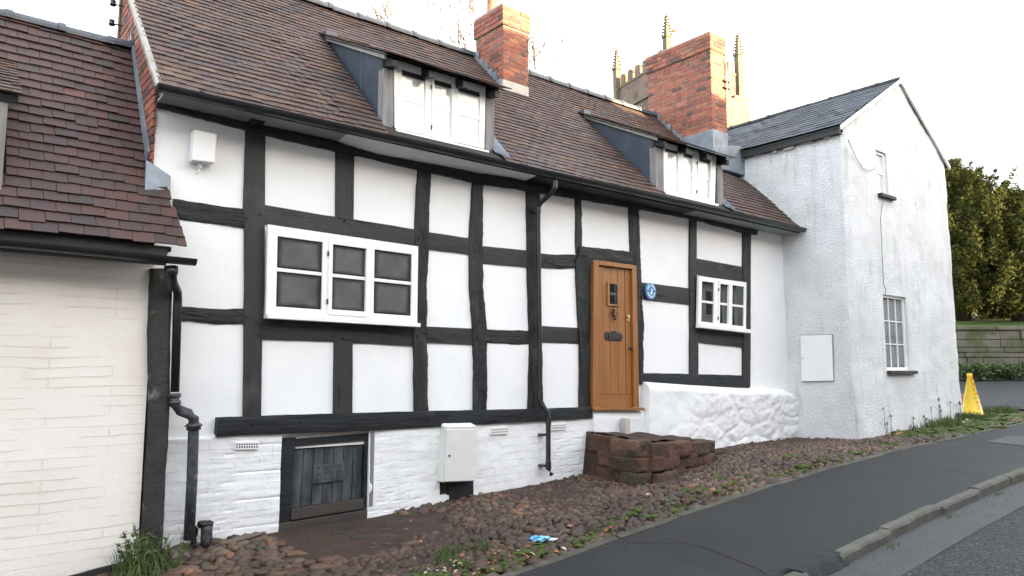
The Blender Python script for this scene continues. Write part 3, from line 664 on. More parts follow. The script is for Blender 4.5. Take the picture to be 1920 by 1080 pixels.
# ---- window maker on a slanting quad
def quadP(Q):
    TL, TR, BR, BL = Q
    def P(s, t, dy=0):
        p = TL.lerp(TR, s).lerp(BL.lerp(BR, s), t); return Vector((p.x, p.y+dy, p.z)) if not isinstance(dy, Vector) else p+dy
    return P
def bar(b, P, s0, s1, t0, t1, y0, y1):
    b.hexa([P(s0, t1, y1), P(s1, t1, y1), P(s1, t0, y1), P(s0, t0, y1), P(s0, t1, y0), P(s1, t1, y0), P(s1, t0, y0), P(s0, t0, y0)])
def window(parent, Q, lights, rows, pane, frame_mat='white_gloss', d0=-.045, dp=-.012, th=.0, casement=(), sill=None, name='window', panes_split=None, outer=(0, 1, 0, 1)):
    """lights: list of (s0,s1) glass spans; rows: list of (t0,t1) glass spans"""
    P = quadP(Q); b = MB()
    e = [outer[0]]+[x for l in lights for x in l]+[outer[1]]
    for i in range(0, len(e), 2):
        bar(b, P, e[i], e[i+1], outer[2], outer[3], d0, dp+.02)                        # stiles full height
    for (s0, s1) in lights:
        tt = [outer[2]]+[x for r in rows for x in r]+[outer[3]]
        for j in range(0, len(tt), 2):
            thin = 0 < j < len(tt)-2
            bar(b, P, s0, s1, tt[j], tt[j+1], d0+(.012 if thin else .002), dp+.02)
    win = b.build(name, frame_mat, parent, bevel=.003)
    for ci in casement:
        s0, s1 = lights[ci]; m_ = .045; c = MB()
        a0, a1, c0, c1 = s0-m_*.6, s1+m_*.6, rows[0][0]-.055, rows[-1][1]+.05
        mx = .0
        bar(c, P, a0, s0+mx*.3, c0, c1, d0-.014, d0-.0005); bar(c, P, s1-mx*.3, a1, c0, c1, d0-.014, d0-.0005)
        bar(c, P, s0+mx*.3, s1-mx*.3, c0, rows[0][0]+.01, d0-.013, d0-.0005); bar(c, P, s0+mx*.3, s1-mx*.3, rows[-1][1]-.01, c1, d0-.013, d0-.0005)
        c.build('casement', frame_mat, win, bevel=.003)
        for t in (lerp(c0, c1, .17), lerp(c0, c1, .80)):
            h = MB(); bar(h, P, a0-.006, a0+.002, t, t+.06, d0-.017, d0-.001); h.build('hinge', 'cast_iron', win)
    gl = []
    for (s0, s1) in lights:
        for (t0, t1) in rows:
            g = MB(); g.v = [tuple(P(s0-.002, t1+.002, dp)), tuple(P(s1+.002, t1+.002, dp)), tuple(P(s1+.002, t0-.002, dp)), tuple(P(s0-.002, t0-.002, dp)),
                             tuple(P(s0-.002, t1+.002, dp+.006)), tuple(P(s1+.002, t1+.002, dp+.006)), tuple(P(s1+.002, t0-.002, dp+.006)), tuple(P(s0-.002, t0-.002, dp+.006))]
            g.f = [(0, 1, 2, 3), (7, 6, 5, 4)]
            o = g.build('pane', pane, win, fix=False)
            uv = o.data.uv_layers.new(name='UVMap')
            for k, c in enumerate([(0, 0), (1, 0), (1, 1), (0, 1), (0, 1), (1, 1), (1, 0), (0, 0)]): uv.data[k].uv = c
            gl.append(o)
    if sill:
        s = MB(); bar(s, P, sill[0], sill[1], sill[2], sill[3], d0-.05, dp+.02); s.build('sill', frame_mat, win, bevel=.005)
    return win
Q = [onY(u, v, -.05) for u, v in [(499, 422), (780, 463), (778, 609), (495, 592)]]
def lp(Q, *pairs, y=-.05):
    v = 540; xl = (Q[0].x+Q[3].x)/2; xr = (Q[1].x+Q[2].x)/2
    return [tuple((onY(u, 500, y).x-xl)/(xr-xl) for u in pr_) for pr_ in pairs]
BIGWIN = window(COT, Q, lp(Q, (516, 601), (619, 682), (698, 768)), [(.115, .465), (.505, .895)], 'pane_dark', d0=-.048, dp=-.028, casement=(1,), sill=(-.002, 1.008, .985, 1.035))
tag(BIGWIN, 'wide three-light white window with dark frosted panes')
# torn corner of the protective film in the first pane
P = quadP(Q); b = MB()
b.poly_extrude([P(.055, .11, .020), P(.145, .11, .020), P(.11, .235, .020), P(.055, .245, .020)], (0, -.0025, 0)); b.build('film_corner', 'white_plastic', BIGWIN)
Q = [onY(u, v, -.05) for u, v in [(1306, 518), (1395, 530), (1394, 622), (1304, 612)]]
SW = window(COT, Q, lp(Q, (1309, 1332), (1342, 1358), (1366, 1388)), [(.095, .475), (.52, .90)], 'pane_clear', d0=-.048, dp=-.026, casement=(1,), sill=(-.005, 1.06, .955, 1.03))

# ---- oak door
DQ = [onY(u, v, -.05) for u, v in [(1110, 488), (1190, 498), (1195, 768), (1108, 768)]]
P = quadP(DQ)
b = MB(); bar(b, P, 0, .115, 0, 1, -.035, .06); bar(b, P, .895, 1.0, 0, 1, -.035, .06)
door = b.build('door', 'oak', COT, bevel=.004)
b = MB(); bar(b, P, .115, .895, 0, .030, -.034, .06); b.build('head_frame', 'oak_h', door, bevel=.004)
b = MB(); bar(b, P, -.02, 1.06, .985, 1.004, -.085, .06); b.build('threshold', 'oak_h', door, bevel=.005)
b = MB()
cuts = [.117, .255, .425, .595, .765, .893]
for i in range(5):
    bar(b, P, cuts[i]+(.006 if i else 0), cuts[i+1]-.002, .034, .90, .012 if 0 < i < 4 else .006, .045)
b.build('door_leaf', 'oak', door, bevel=.003)
b = MB(); bar(b, P, .117, .893, .902, .983, .006, .045); b.build('bottom_rail', 'oak_h', door, bevel=.003)
b = MB(); ws0, ws1, wt0, wt1 = .345, .615, .135, .300
bar(b, P, ws0, ws0+.045, wt0, wt1, -.010, .02); bar(b, P, ws1-.045, ws1, wt0, wt1, -.010, .02)
bar(b, P, ws0+.045, ws1-.045, wt0, wt0+.013, -.009, .02); bar(b, P, ws0+.045, ws1-.045, wt1-.013, wt1, -.009, .02)
b.build('vision_panel_frame', 'oak', door, bevel=.003)
b = MB(); bar(b, P, ws0+.045, ws1-.045, wt0+.013, wt1-.013, .004, .009); b.build('door_glass', 'pane_clear', door)
b = MB()                                                        # letter plate
bar(b, P, .32, .66, .478, .533, -.004, .012); bar(b, P, .36, .62, .485, .526, -.010, -.003)
o = b.build('letter_plate', 'black_iron', door, bevel=.003)
b = MB(); bar(b, P, .30, .345, .492, .520, -.008, -.001); bar(b, P, .635, .68, .492, .520, -.008, -.001); bar(b, P, .44, .54, .470, .482, -.008, -.001)
b.build('letter_plate_ornament', 'black_iron', o, bevel=.003)
b = MB()                                                        # knocker
for (s, t, rx, rzz) in [(.48, .325, .022, .020), (.47, .345, .026, .018), (.485, .367, .018, .022), (.50, .388, .016, .016)]:
    p = P(s, t, -.012); stone(b, p.x, p.y, p.z, rx, .018, rzz, 0, ICO2, .2)
b.tube([P(.45, .335, -.02), P(.44, .36, -.035), P(.49, .385, -.035), P(.52, .36, -.03), P(.52, .34, -.02)], .006, 8)
b.build('door_knocker', 'black_iron', door, smooth=True)
b = MB(); p = P(.82, .365, 0); b.tube([p, p+Vector((0, -.022, 0))], [.028, .024], 16); bar(b, P, .80, .85, .352, .395, -.006, .008); b.build('door_lock', 'brass', door, bevel=.002)
b = MB(); p = P(.845, .582, 0); b.tube([p, p+Vector((0, -.015, 0)), p+Vector((0, -.035, 0)), p+Vector((0, -.05, 0))], [.012, .012, .024, .018], 14); b.build('door_knob', 'black_iron', door, smooth=True)

# ---- cellar hatch
HQ2 = [onY(u, v, -.03) for u, v in [(538, 824), (694, 812), (690, 952), (527, 978)]]
P = quadP([Vector((p.x, 0, p.z)) for p in HQ2]); b = MB()
bar(b, P, -.12, .105, -.02, 1.02, -.02, .06); bar(b, P, .945, 1.0, 0, 1, -.02, .06); bar(b, P, .105, .945, 0, .10, -.018, .06)
hatch = b.build('cellar_hatch', 'sill_timber', COT, bevel=.004)
b = MB(); bar(b, P, .0, 1, -.045, 0.004, -.012, .05); b.build('lime_packing', 'mortar_pale', hatch)
b = MB(); bar(b, P, 1.0, 1.05, -.02, .98, -.05, .05); b.build('hatch_side_post', 'grey_wood', hatch, bevel=.004)
b = MB(); bar(b, P, .105, .945, .87, 1.004, -.035, .06); b.build('hatch_sill', 'brown_wood', hatch, bevel=.005)
b = MB(); N_ = 7
for i in range(N_):
    bar(b, P, lerp(.107, .943, i/N_)+.005, lerp(.107, .943, (i+1)/N_)-.002, .102, .868, .022+.004*(i % 2), .05)
b.build('hatch_boards', 'hatch_wood', hatch, bevel=.003)
b = MB(); bar(b, P, .34, .71, .365, .60, .004, .022); g = b.build('hatch_vent', 'hatch_wood', hatch, bevel=.004)
b = MB()
for r in range(3):
    for c in range(4):
        p = P(lerp(.40, .66, c/3), lerp(.405, .56, r/2), .0025); b.tube([p, p+Vector((0, .006, 0))], .011, 10)
b.build('vent_holes', 'black_paint', g)
b = MB(); p = P(.83, .40, .018); b.tube([p+Vector((-.02, 0, 0)), p+Vector((0, -.02, .025)), p+Vector((.02, -.02, 0)), p+Vector((0, -.01, -.025)), p+Vector((-.02, 0, 0))], .005, 6); b.build('ring_pull', 'cast_iron', hatch)
b = MB(); bar(b, P, -.12, 1.0, 1.021, 1.30, -.03, .06); b.build('stone_cill', 'brown_wood', hatch, bevel=.01)
box('hatch_recess', 'black_paint', hatch, 2.75, 3.98, .062, .08, -1.6, -.65)
b = MB(); b.box(MBOX[0].x-.05, MBOX[1].x+.05, .0, .02, -1.45, -1.0); b.build('plinth_recess', 'brown_wood', COT)
b = MB(); b.box(MBOX[0].x+.10, MBOX[1].x-.01, -.055, -.002, -1.45, -1.16); b.build('recess_board', 'sill_timber', COT, bevel=.004)

# ---- main roof
b = MB(); s2 = math.sqrt(.5); RI = (2.15, 4.97)
b.poly_extrude([(1.56, -.36, rz(-.36)-.02), (X1, -.36, rz(-.36)-.02), (X1, 2.15, 4.95), (1.56, 2.15, 4.95)], (0, .05, -.05))
b.poly_extrude([(2.3, 4.7, 2.4), (X1, 4.7, 2.4), (X1, 2.15, 4.95), (2.3, 2.15, 4.95)], (0, -.05, -.05))
roof = b.build('roof', 'felt', COT)
D1 = (3.76, 5.30); D2 = (8.20, 9.86); YJ = 1.36
O = (0, -.40, rz(-.40)); slope_len = (2.15+.40)/s2
def main_spans(v):
    y = -.40+v*s2; sp = [(1.53, D1[0])]
    if y < YJ-.02: sp = [(1.53, D1[0]-.01+.0), (D1[1]+.01, D2[0]-.01), (D2[1]+.02, X1)]
    else: sp = [(1.53, X1)]
    if y > .72:                                  # second chimney stands in the slope
        o = []
        for a, c in sp:
            if c > 11.0: o += [(a, 10.98)]
            else: o.append((a, c))
        sp = o
    return sp
b = MB(); tiles(b, O, (1, 0, 0), (0, 1, 1), (0, -1, 1), 35, 0, .1045, .168, main_spans)
b.build('roof_tiles', 'tile', roof, fix=False)
b = MB()
for i in range(16): 
    pass
tiles(b, (0, 4.72, 2.4), (1, 0, 0), (0, -1, 1), (0, 1, 1), 34, 0, .1065, .168, lambda v: [(2.3, X1)]); b.build('rear_tiles', 'tile', roof, fix=False)
b = MB()                                          # mortared verge on the left
vp = [(1.50, -.40+k*.17, rz(-.40+k*.17)+.012) for k in range(16)]
for p, q in zip(vp, vp[1:]):
    j = random.uniform(-.004, .004)
    b.hexa([(p[0]+j, p[1], p[2]-.05), (p[0]+.05, p[1], p[2]-.05), (q[0]+.05, q[1], q[2]-.05), (q[0]+j, q[1], q[2]-.05), (p[0]+j, p[1], p[2]), (p[0]+.045, p[1], p[2]+.015), (q[0]+.045, q[1], q[2]+.015), (q[0]+j, q[1], q[2])])
b.build('verge', 'grey_verge', roof)
def ridge_run(name, parent, p0, p1, r=.10, step=.45, m='ridge', collar=True):
    p0, p1 = Vector(p0), Vector(p1); d_ = (p1-p0); L = d_.length; d_.normalize(); side = d_.cross(Vector((0, 0, 1))).normalized()
    b = MB(); n = int(L/step)
    for k in range(n+1):
        a = p0+d_*k*step; c = p0+d_*min(L, (k+1)*step-.006)
        if (c-a).length < .03: break
        jz = random.uniform(-.006, .006)
        segs = [(a, c, r)]+([(c-d_*.05, c+d_*.012, r*1.16)] if collar else [])
        for (q0, q1, rr) in segs:
            V = []; 
            for q in (q0, q1):
                for kk in range(9):
                    an = math.pi*(-.08+1.16*kk/8); V.append(q+side*math.cos(an)*rr+Vector((0, 0, math.sin(an)*rr*.85-.03+jz)))
            o = len(b.v); b.v += [tuple(v) for v in V]
            for kk in range(8): b.f.append((o+kk, o+kk+1, o+9+kk+1, o+9+kk))
            b.f.append(tuple(o+k2 for k2 in range(9))); b.f.append(tuple(o+9+k2 for k2 in range(8, -1, -1)))
    return b.build(name, m, parent, smooth=False)
ridge_run('ridge_tiles', roof, (1.52, 2.15, 4.985), (11.0, 2.15, 4.985))
# gutter
def gutter(name, parent, p0, p1, r, step, m='black_plastic'):
    p0, p1 = Vector(p0), Vector(p1); b = MB(); L = (p1-p0).length; d_ = (p1-p0)/L; side = Vector((0, 1, 0))
    n = int(L/.5); V = []
    for k in range(n+1):
        q = p0+d_*L*k/n; q = q+Vector((0, 0, .008*nz(q.x, 0, 0, .8)))
        for kk in range(9):
            an = math.pi+math.pi*kk/8; V.append(q+side*math.cos(an)*r+Vector((0, 0, math.sin(an)*r)))
        for kk in range(8, -1, -1):
            an = math.pi+math.pi*kk/8; V.append(q+side*math.cos(an)*(r-.006)+Vector((0, 0, math.sin(an)*(r-.006)+.001)))
    b.v = [tuple(v) for v in V]
    for k in range(n):
        for kk in range(18): b.f.append((k*18+kk, k*18+(kk+1) % 18, (k+1)*18+(kk+1) % 18, (k+1)*18+kk))
    for k in (0, n): b.f.append(tuple(k*18+i for i in range(9)))
    o = b.build(name, m, parent, smooth=True); o.data.set_sharp_from_angle(angle=RAD(40))
    c = MB(); s = .35
    while s < L:
        q = p0+d_*s; rr = r+.006
        V = [];
        for qq in (q-d_*.018, q+d_*.018):
            for kk in range(9):
                an = math.pi+math.pi*kk/8; V.append(qq+side*math.cos(an)*rr+Vector((0, 0, math.sin(an)*rr+.004)))
        c.add(V, [(i, i+1, i+10, i+9) for i in range(8)]+[tuple(range(9)), tuple(range(17, 8, -1))]); s += step
    c.build('gutter_bracket', m, o)
    return o
gutter('gutter', COT, (1.50, -.43, rz(-.40)-.005), (11.85, -.41, 2.455), .058, .92)
# fascia board, sloping grey to the wall plate at the left, white at the right
PT = [(296, 178), (332, 187), (404, 202), (471, 214), (600, 252), (665, 274), (725, 290), (775, 299), (890, 321), (990, 336), (1090, 352), (1180, 368), (1238, 384), (1321, 400), (1423, 421), (1470, 431)]
PZ = [(onY(u, v, -.055).x, onY(u, v, -.055).z) for u, v in PT]
def soffit(name, m, x0, x1):
    b = MB(); X = rng(x0, x1, .12)
    for x in X:
        z = interp(x, PZ)-.012; zo = 2.415
        if z > zo-.03: z = zo-.03
        b.v += [(x, -.040, z), (x, -.375, zo), (x, -.365, zo+.03), (x, -.030, z+.03)]
    for i in range(len(X)-1):
        for k in range(4): b.f.append((i*4+k, i*4+(k+1) % 4, i*4+4+(k+1) % 4, i*4+4+k))
    b.f += [(0, 1, 2, 3), tuple(4*(len(X)-1)+k for k in range(4))]
    return b.build(name, m, COT, smooth=False)
xa, xb = onY(645, 250, -.2).x, onY(1000, 345, -.2).x
soffit('eaves_board', 'fascia', X0, xa); soffit('eaves_soffit', 'plaster', xa+.004, xb-.004); soffit('eaves_board', 'black_paint', xb, 9.0); soffit('eaves_board', 'fascia', 9.004, X1)
b = MB()
q_ = onY(470, 214, -.12); b.box(q_.x, onY(495, 218, -.12).x, -.15, -.05, onY(482, 231, -.12).z, q_.z)
b.build('rafter_foot', 'black_paint', COT, bevel=.004)

# gable brickwork on the left
core = MB(); gy0, gy1 = -.02, 1.62
core.poly_extrude([(1.586, .03, -1.5), (1.586, gy1, -1.5), (1.586, gy1, rz(gy1)-.08), (1.586, .03, rz(.03)-.08)], (.12, 0, 0))
core.build('gable_core', 'mortar', COT)
b = MB(); brick_wall(b, (1.585, 0, 0), (0, 1, 0), (-1, 0, 0), 1.35, 4.42, lambda z: (max(gy0, z-2.82+.09), gy1), .075, .225)
b.build('gable_brickwork', 'brick', COT, bevel=.004)
b = MB(); b.box(2.0, 2.15, 1.62, 4.5, -1.5, 2.6); b.build('return_wall', 'plaster', COT)
b = MB(); b.box(1.56, 1.60, 1.62, 1.70, 2.6, 4.45); b.build('corner_board', 'church_trim', COT)
for (u, v) in [(240, 18), (228, 44), (224, 75)]:
    p = onX(u, v, 1.60); p = Vector((1.50, 1.56, {18: 3.92, 44: 3.70, 75: 3.50}[v]))
    b = MB(); b.tube([(1.58, p.y, p.z), (p.x-.02, p.y, p.z)], .008, 6); b.tube([(p.x-.02, p.y, p.z), (p.x-.02, p.y, p.z+.03)], .008, 6)
    br_ = b.build('insulator_bracket', 'black_iron', COT)
    b = MB(); q = Vector((p.x-.02, p.y, p.z)); b.tube([q+Vector((0, 0, h)) for h in (-.03, -.02, 0, .01, .02, .035, .045)], [.018, .034, .034, .02, .03, .03, .012], 10)
    b.build('insulator', 'porcelain', br_, smooth=True)

# ---- dormers
def dzf(y): return 3.515+.49*y
def dormer(x0, x1, Qpx, casement, pane, posts, postw, hookx):
    yf = -.15
    r_ = MB(); r_.poly_extrude([(x0-.02, -.33, dzf(-.33)-.012), (x1+.02, -.33, dzf(-.33)-.012), (x1+.02, YJ+.02, dzf(YJ)-.015), (x0-.02, YJ+.02, dzf(YJ)-.015)], (0, 0, -.012))
    root = r_.build('dormer', 'black_paint', COT)
    # lead cheeks (solid wedges between the two roof planes)
    for xa, xb in ((x0+.035, x0+.065), (x1-.065, x1-.035)):
        d_ = MB(); d_.poly_extrude([(xa, yf+.02, rz(yf)-.02), (xa, YJ-.02, rz(YJ)-.02), (xa, yf+.02, dzf(yf)-.02)], (xb-xa, 0, 0))
        d_.build('cheek', 'lead', root)
    ys = lerp(yf, YJ, .33)
    for xa in (x0+.03, x1-.035):
        s = MB(); s.tube([(xa+.003, ys, rz(ys)), (xa+.003, ys, dzf(ys)-.03)], .007, 6); s.build('lead_welt', 'lead', root)
    for xa in (x0-.005, x1-.03):
        s = MB(); s.poly_extrude([(xa, yf-.09, dzf(yf-.09)-.075), (xa, yf-.09, dzf(yf-.09)-.002), (xa, YJ-.12, dzf(YJ-.12)-.002), (xa, YJ-.12, dzf(YJ-.12)-.06)], (.035, 0, 0)); s.build('barge_board', 'grey_verge', root)
    s = MB(); s.box(x0+.0, x0+.16, YJ-.12, YJ+.0, rz(YJ)-.12, rz(YJ)+.03); s.build('lead_saddle', 'lead', root, bevel=.01)
    t_ = MB(); L = (YJ+.36+.04)*math.sqrt(1+.49**2)
    tiles(t_, (0, -.40, dzf(-.40)), (1, 0, 0), (0, 1, .49), (0, -.49, 1), int(L/.1045)+1, 0, .1045, .168, lambda v: [(x0-.05, x1+.06)], jit=.008)
    t_.build('dormer_tiles', 'tile', root, fix=False)
    # black soffit and rafter feet
    f = MB(); f.box(x0+.02, x1-.02, yf-.02, yf+.03, dzf(yf)-.20, dzf(yf)-.05); f.build('head_board', 'black_paint', root)
    f = MB()
    for k in range(4):
        xx = lerp(x0+.07, x1-.09, k/3); f = MB()
        f.hexa([(xx-.035, yf, dzf(yf)-.17), (xx+.035, yf, dzf(yf)-.17), (xx+.035, yf, dzf(yf)-.05), (xx-.035, yf, dzf(yf)-.05),
                (xx-.035, -.335, dzf(-.335)-.13), (xx+.035, -.335, dzf(-.335)-.13), (xx+.035, -.335, dzf(-.335)-.045), (xx-.035, -.335, dzf(-.335)-.045)])
        f.build('rafter_foot', 'sill_timber', root, bevel=.006)
    # posts
    Qw = [onY(u, v, yf) for u, v in Qpx]
    for (a, c) in ((x0+.02, min(Qw[0].x, Qw[3].x)-.0), (max(Qw[1].x, Qw[2].x)+.0, x1-.02)):
        p_ = MB(); p_.box(a, c, yf-.035, yf+.08, rz(yf)-.10, dzf(yf)-.19); p_.build('dormer_post', 'grey_wood', root, bevel=.006)
    P = quadP([Vector((p.x, yf, p.z)) for p in Qw])
    hb = MB(); bar(hb, P, 0, 1, .0, 1.0, .012, .05); hb.build('dormer_backing', 'white_gloss', root)
    window(root, [Vector((p.x, yf, p.z)) for p in Qw], lp(Qw, *posts, y=yf), [(.11, .485), (.52, .90)], pane, d0=-.030, dp=-.010, casement=(casement,), sill=(-.01, 1.03, .955, 1.01), name='dormer_window')
    f = MB(); fx = MB(); fx.box(Qw[3].x-.02, Qw[2].x+.03, yf-.03, yf+.05, rz(yf)-.22, min(Qw[3].z, Qw[2].z)-.01); fx.build('dormer_apron', 'plaster', root)
    f.poly_extrude([(x1-.06, yf-.09, rz(yf-.09)+.005), (x1+.12, yf-.18, rz(yf-.18)+.03), (x1+.14, yf+.2, rz(yf+.2)+.035), (x1-.04, yf+.2, rz(yf+.2)+.035)], (0, 0, .012)); f.build('lead_soaker', 'lead', root)
    return root
dA = dormer(D1[0], D1[1], [(736, 112), (908, 164), (905, 290), (738, 251)], 1, 'pane_pale', ((746, 791), (807, 841), (854, 895)), None, None)
dB = dormer(D2[0], D2[1], [(1241, 267), (1340, 292), (1337, 388), (1242, 366)], 2, 'pane_sky', ((1248, 1273), (1283, 1300), (1311, 1333)), None, None)

# ---- chimneys
cx0, cx1, cy0, cy1 = 6.64, 7.12, 1.36, 2.04
CH = thing('chimney_hold', (0, 0, 0), None, None) if False else None
b = MB(); b.box(cx0-.012, cx1+.012, cy0-.012, cy1, rz(cy0)-.25, rz(cy0)+.16)
ch1 = b.build('chimney', 'mortar_pale', COT, bevel=.01)
chimney_brick(ch1, cx0, cx1, cy0, cy1, rz(cy0)+.10, 5.52, capz=5.20)
b = MB(); px_, py_ = (cx0+cx1)/2-.06, cy1-.2; zz = 5.50
b.tube([(px_, py_, zz+h) for h in (0, .05, .06, .30, .38, .40, .44)], [.13, .125, .105, .10, .105, .12, .12], 20); b.build('chimney_pot', 'terracotta', ch1, smooth=True)
b = MB()                                          # stepped lead flashing on the left cheek
for k in range(6):
    y = cy0+.02+k*.115; b.box(cx0-.020, cx0-.012, y, y+.118, rz(y)-.1, rz(y)+.12+.03*(k % 2)+.05)
b.build('step_flashing', 'lead_pale', ch1)
ex0, ex1, ey0, ey1 = 11.0, 11.44, .80, 2.27
b = MB(); b.box(ex0-.015, ex1, ey0-.015, ey1, rz(ey0)-.2, 4.36)
ch2 = b.build('chimney', 'lead_pale', COT, bevel=.008)
chimney_brick(ch2, ex0, ex1, ey0, ey1, 4.12, 6.18, capz=5.86, bh=.078)
b = MB()
for k in range(11):
    y = ey0+.02+k*.13; b.box(ex0-.022, ex0-.010, y, y+.133, rz(y)-.1, max(4.2, rz(y)+.13)+.02*(k % 2))
b.build('step_flashing', 'lead_pale', ch2)
b = MB(); b.poly_extrude([(10.93, .70, 3.62), (11.85, .70, 3.62), (11.85, .70, 4.10), (11.70, .70, 4.16), (11.0, .70, 4.02), (10.93, .70, 3.95)], (0, .10, 0))
b.hexa([(10.9, .10, 3.02), (11.8, .10, 3.02), (11.8, .10, 3.02), (10.9, .10, 3.02), (10.9, .1, 3.0), (11.8, .1, 3.0), (11.8, .1, 3.0), (10.9, .1, 3.0)]) if False else None
b.build('lead_gutter_box', 'lead_pale', ch2, bevel=.008)
b = MB(); tiles(b, O, (1, 0, 0), (0, 1, 1), (0, -1, 1), 12, 0, .1045, .168, lambda v: [(D2[1]+.3, 10.0)] if False else []); 
b = MB(); b.tube([(11.42, .76, 5.0), (11.42, .76, 8.6)], .013, 8); b.tube([(11.47, .72, 5.2), (11.47, .72, 8.6)], .009, 8)
pole = b.build('aerial_pole', 'galv', ch2)
for z_ in (5.33, 5.20): box('pole_bracket', 'cast_iron', ch2, 11.34, 11.50, .74, .80, z_, z_+.03)

# ---- downpipe in black plastic
pts = [onY(1040, 341, -.40), onY(1039, 352, -.40), onY(1034, 362, -.36), onY(1014, 380, -.14), onY(1009, 390, -.10), onY(1009, 420, -.10), onY(1013, 740, -.10), onY(1014, 752, -.10), onY(1020, 764, -.14), onY(1027, 774, -.16), onY(1028, 790, -.16), onY(1028, 870, -.16), onY(1029, 880, -.17), onY(1034, 890, -.22)]
b = MB(); b.tube(pts, .030, 14); dp_ = b.build('downpipe', 'black_plastic', COT, smooth=True)
for (u, v, y) in [(1009, 393, -.10), (1013, 742, -.10), (1028, 789, -.16), (1028, 872, -.16), (1040, 346, -.40)]:
    p = onY(u, v, y); b = MB(); b.tube([p+Vector((0, 0, .045)), p-Vector((0, 0, .045))], .036, 14); b.build('pipe_collar', 'black_plastic', dp_, bevel=.002)
for (u, v, y) in [(1028, 815, -.16), (1028, 873, -.16), (1009, 396, -.10)]:
    p = onY(u, v, y); box('pipe_clip', 'black_plastic', dp_, p.x-.07, p.x+.02, y, -.05, p.z-.012, p.z+.012)

# ================================================================== LOOSE FIXTURES ON THE COTTAGE
# alarm-like white box by the eaves
Q = [onY(u, v, -.11) for u, v in [(363, 243), (406, 252), (402, 306), (359, 301)]]
al = thing('wall_box', Q[3], 'small white plastic box high on the plaster beside the first timber post', 'junction box')
P = quadP([Vector((p.x, 0, p.z)) for p in Q]); b = MB(); bar(b, P, 0, 1, 0, 1, -.10, -.012); b.build('casing', 'white_plastic', al, bevel=.012)
b = MB(); bar(b, P, -.0, 1.0, .0, 1.0, -.125, -.102); b.build('cover', 'white_plastic', al, bevel=.010)
b = MB(); p = P(.45, 1.0, -.05); b.tube([p, p-Vector((0, 0, .03)), p-Vector((0, -.0, .05))], [.020, .020, .012], 10); b.tube([p-Vector((0, 0, .05)), p+Vector((-.01, -.01, -.09)), p+Vector((-.02, .02, -.10))], .006, 6); b.build('cable_gland', 'white_plastic', al, smooth=True)

# meter cabinet
Q = [onY(u, v, -.17) for u, v in [(838, 805), (892, 804), (889, 903), (833, 905)]]
mc = thing('meter_cabinet', Q[3], 'off-white meter cabinet with a locked door on the white brick plinth', 'meter box')
P = quadP([Vector((p.x, 0, p.z)) for p in Q]); b = MB(); bar(b, P, -.02, 1.04, -.03, 1.0, -.15, -.03); b.build('cabinet', 'cabinet', mc, bevel=.012)
b = MB(); b.hexa([P(-.04, -.03, -.02), P(1.06, -.03, -.02), P(1.02, -.13, -.02), P(.0, -.13, -.02), P(-.04, -.03, -.165), P(1.06, -.03, -.165), P(1.02, -.08, -.13), P(0, -.08, -.13)]); b.build('hood', 'white_gloss', mc, bevel=.012)
b = MB(); bar(b, P, .0, 1.02, .0, .985, -.170, -.152); d_ = b.build('cabinet_door', 'cabinet', mc, bevel=.006)
b = MB(); p = P(.12, .50, -.17); b.tube([p, p+Vector((0, -.008, 0))], .012, 10); b.build('keyhole', 'cast_iron', d_)

# blue plaque
p = onY(1219.5, 546, -.05)
plq = thing('wall_plaque', (p.x, -.05, p.z), 'round blue enamel plaque with white lettering and a seated animal emblem', 'plaque')
R_ = .108
def disc(r, y0, y1, m, nm, n=40, sz=1.08):
    b = MB(); V = [(p.x+math.cos(2*math.pi*k/n)*r, y0, p.z+math.sin(2*math.pi*k/n)*r*sz) for k in range(n)]+[(p.x+math.cos(2*math.pi*k/n)*r, y1, p.z+math.sin(2*math.pi*k/n)*r*sz) for k in range(n)]
    b.add(V, [tuple(range(n)), tuple(range(2*n-1, n-1, -1))]+[(k, (k+1) % n, n+(k+1) % n, n+k) for k in range(n)]); return b.build(nm, m, plq)
disc(R_, -.062, -.03, 'blue_enamel', 'plaque_disc'); disc(R_*.97, -.064, -.0625, 'pale_enamel', 'rim'); disc(R_*.93, -.0655, -.0645, 'blue_enamel', 'field')
def text_mesh(txt, size, m, parent, loc_fn, name='lettering'):
    objs = []
    import bmesh
    allv = MB()
    for i, ch in enumerate(txt):
        if ch == ' ': continue
        cu = bpy.data.curves.new('t', 'FONT'); cu.body = ch; cu.size = size; cu.align_x = 'CENTER'; cu.align_y = 'CENTER'; cu.extrude = .001; cu.offset = .0008*size/.03
        o = bpy.data.objects.new('t', cu); COL.objects.link(o)
        me = o.to_mesh(); mt = loc_fn(i)
        allv.add([mt @ v.co for v in me.vertices], [tuple(f.vertices) for f in me.polygons])
        o.to_mesh_clear(); bpy.data.objects.remove(o)
    return allv.build(name, m, parent)
def arc(i, n, a0, a1, r, flip=False):
    a = RAD(lerp(a0, a1, i/(n-1))); c = Vector((p.x+math.cos(a)*r, -.067, p.z+math.sin(a)*r*1.08))
    rot = a-math.pi/2 if not flip else a+math.pi/2
    return Matrix.Translation(c) @ Matrix.Rotation(-rot, 4, 'Y') @ Matrix.Rotation(math.pi/2, 4, 'X')
text_mesh('OLD GUEST', .042, 'white_enamel', plq, lambda i: arc(i, 9, 158, 15, R_*.70))
text_mesh('ALMSHOUSE', .038, 'white_enamel', plq, lambda i: arc(i, 9, 198, 342, R_*.72, True))
b = MB()
pr = [(-.03, -.042), (.02, -.042), (.022, -.02), (.018, .0), (.026, .022), (.02, .036), (.006, .038), (-.004, .030), (.004, .024), (.004, .008), (-.008, -.008), (-.014, -.03), (-.03, -.034)]
b.poly_extrude([(p.x+x, -.068, p.z+z) for x, z in pr], (0, .003, 0)); b.build('emblem', 'white_enamel', plq)

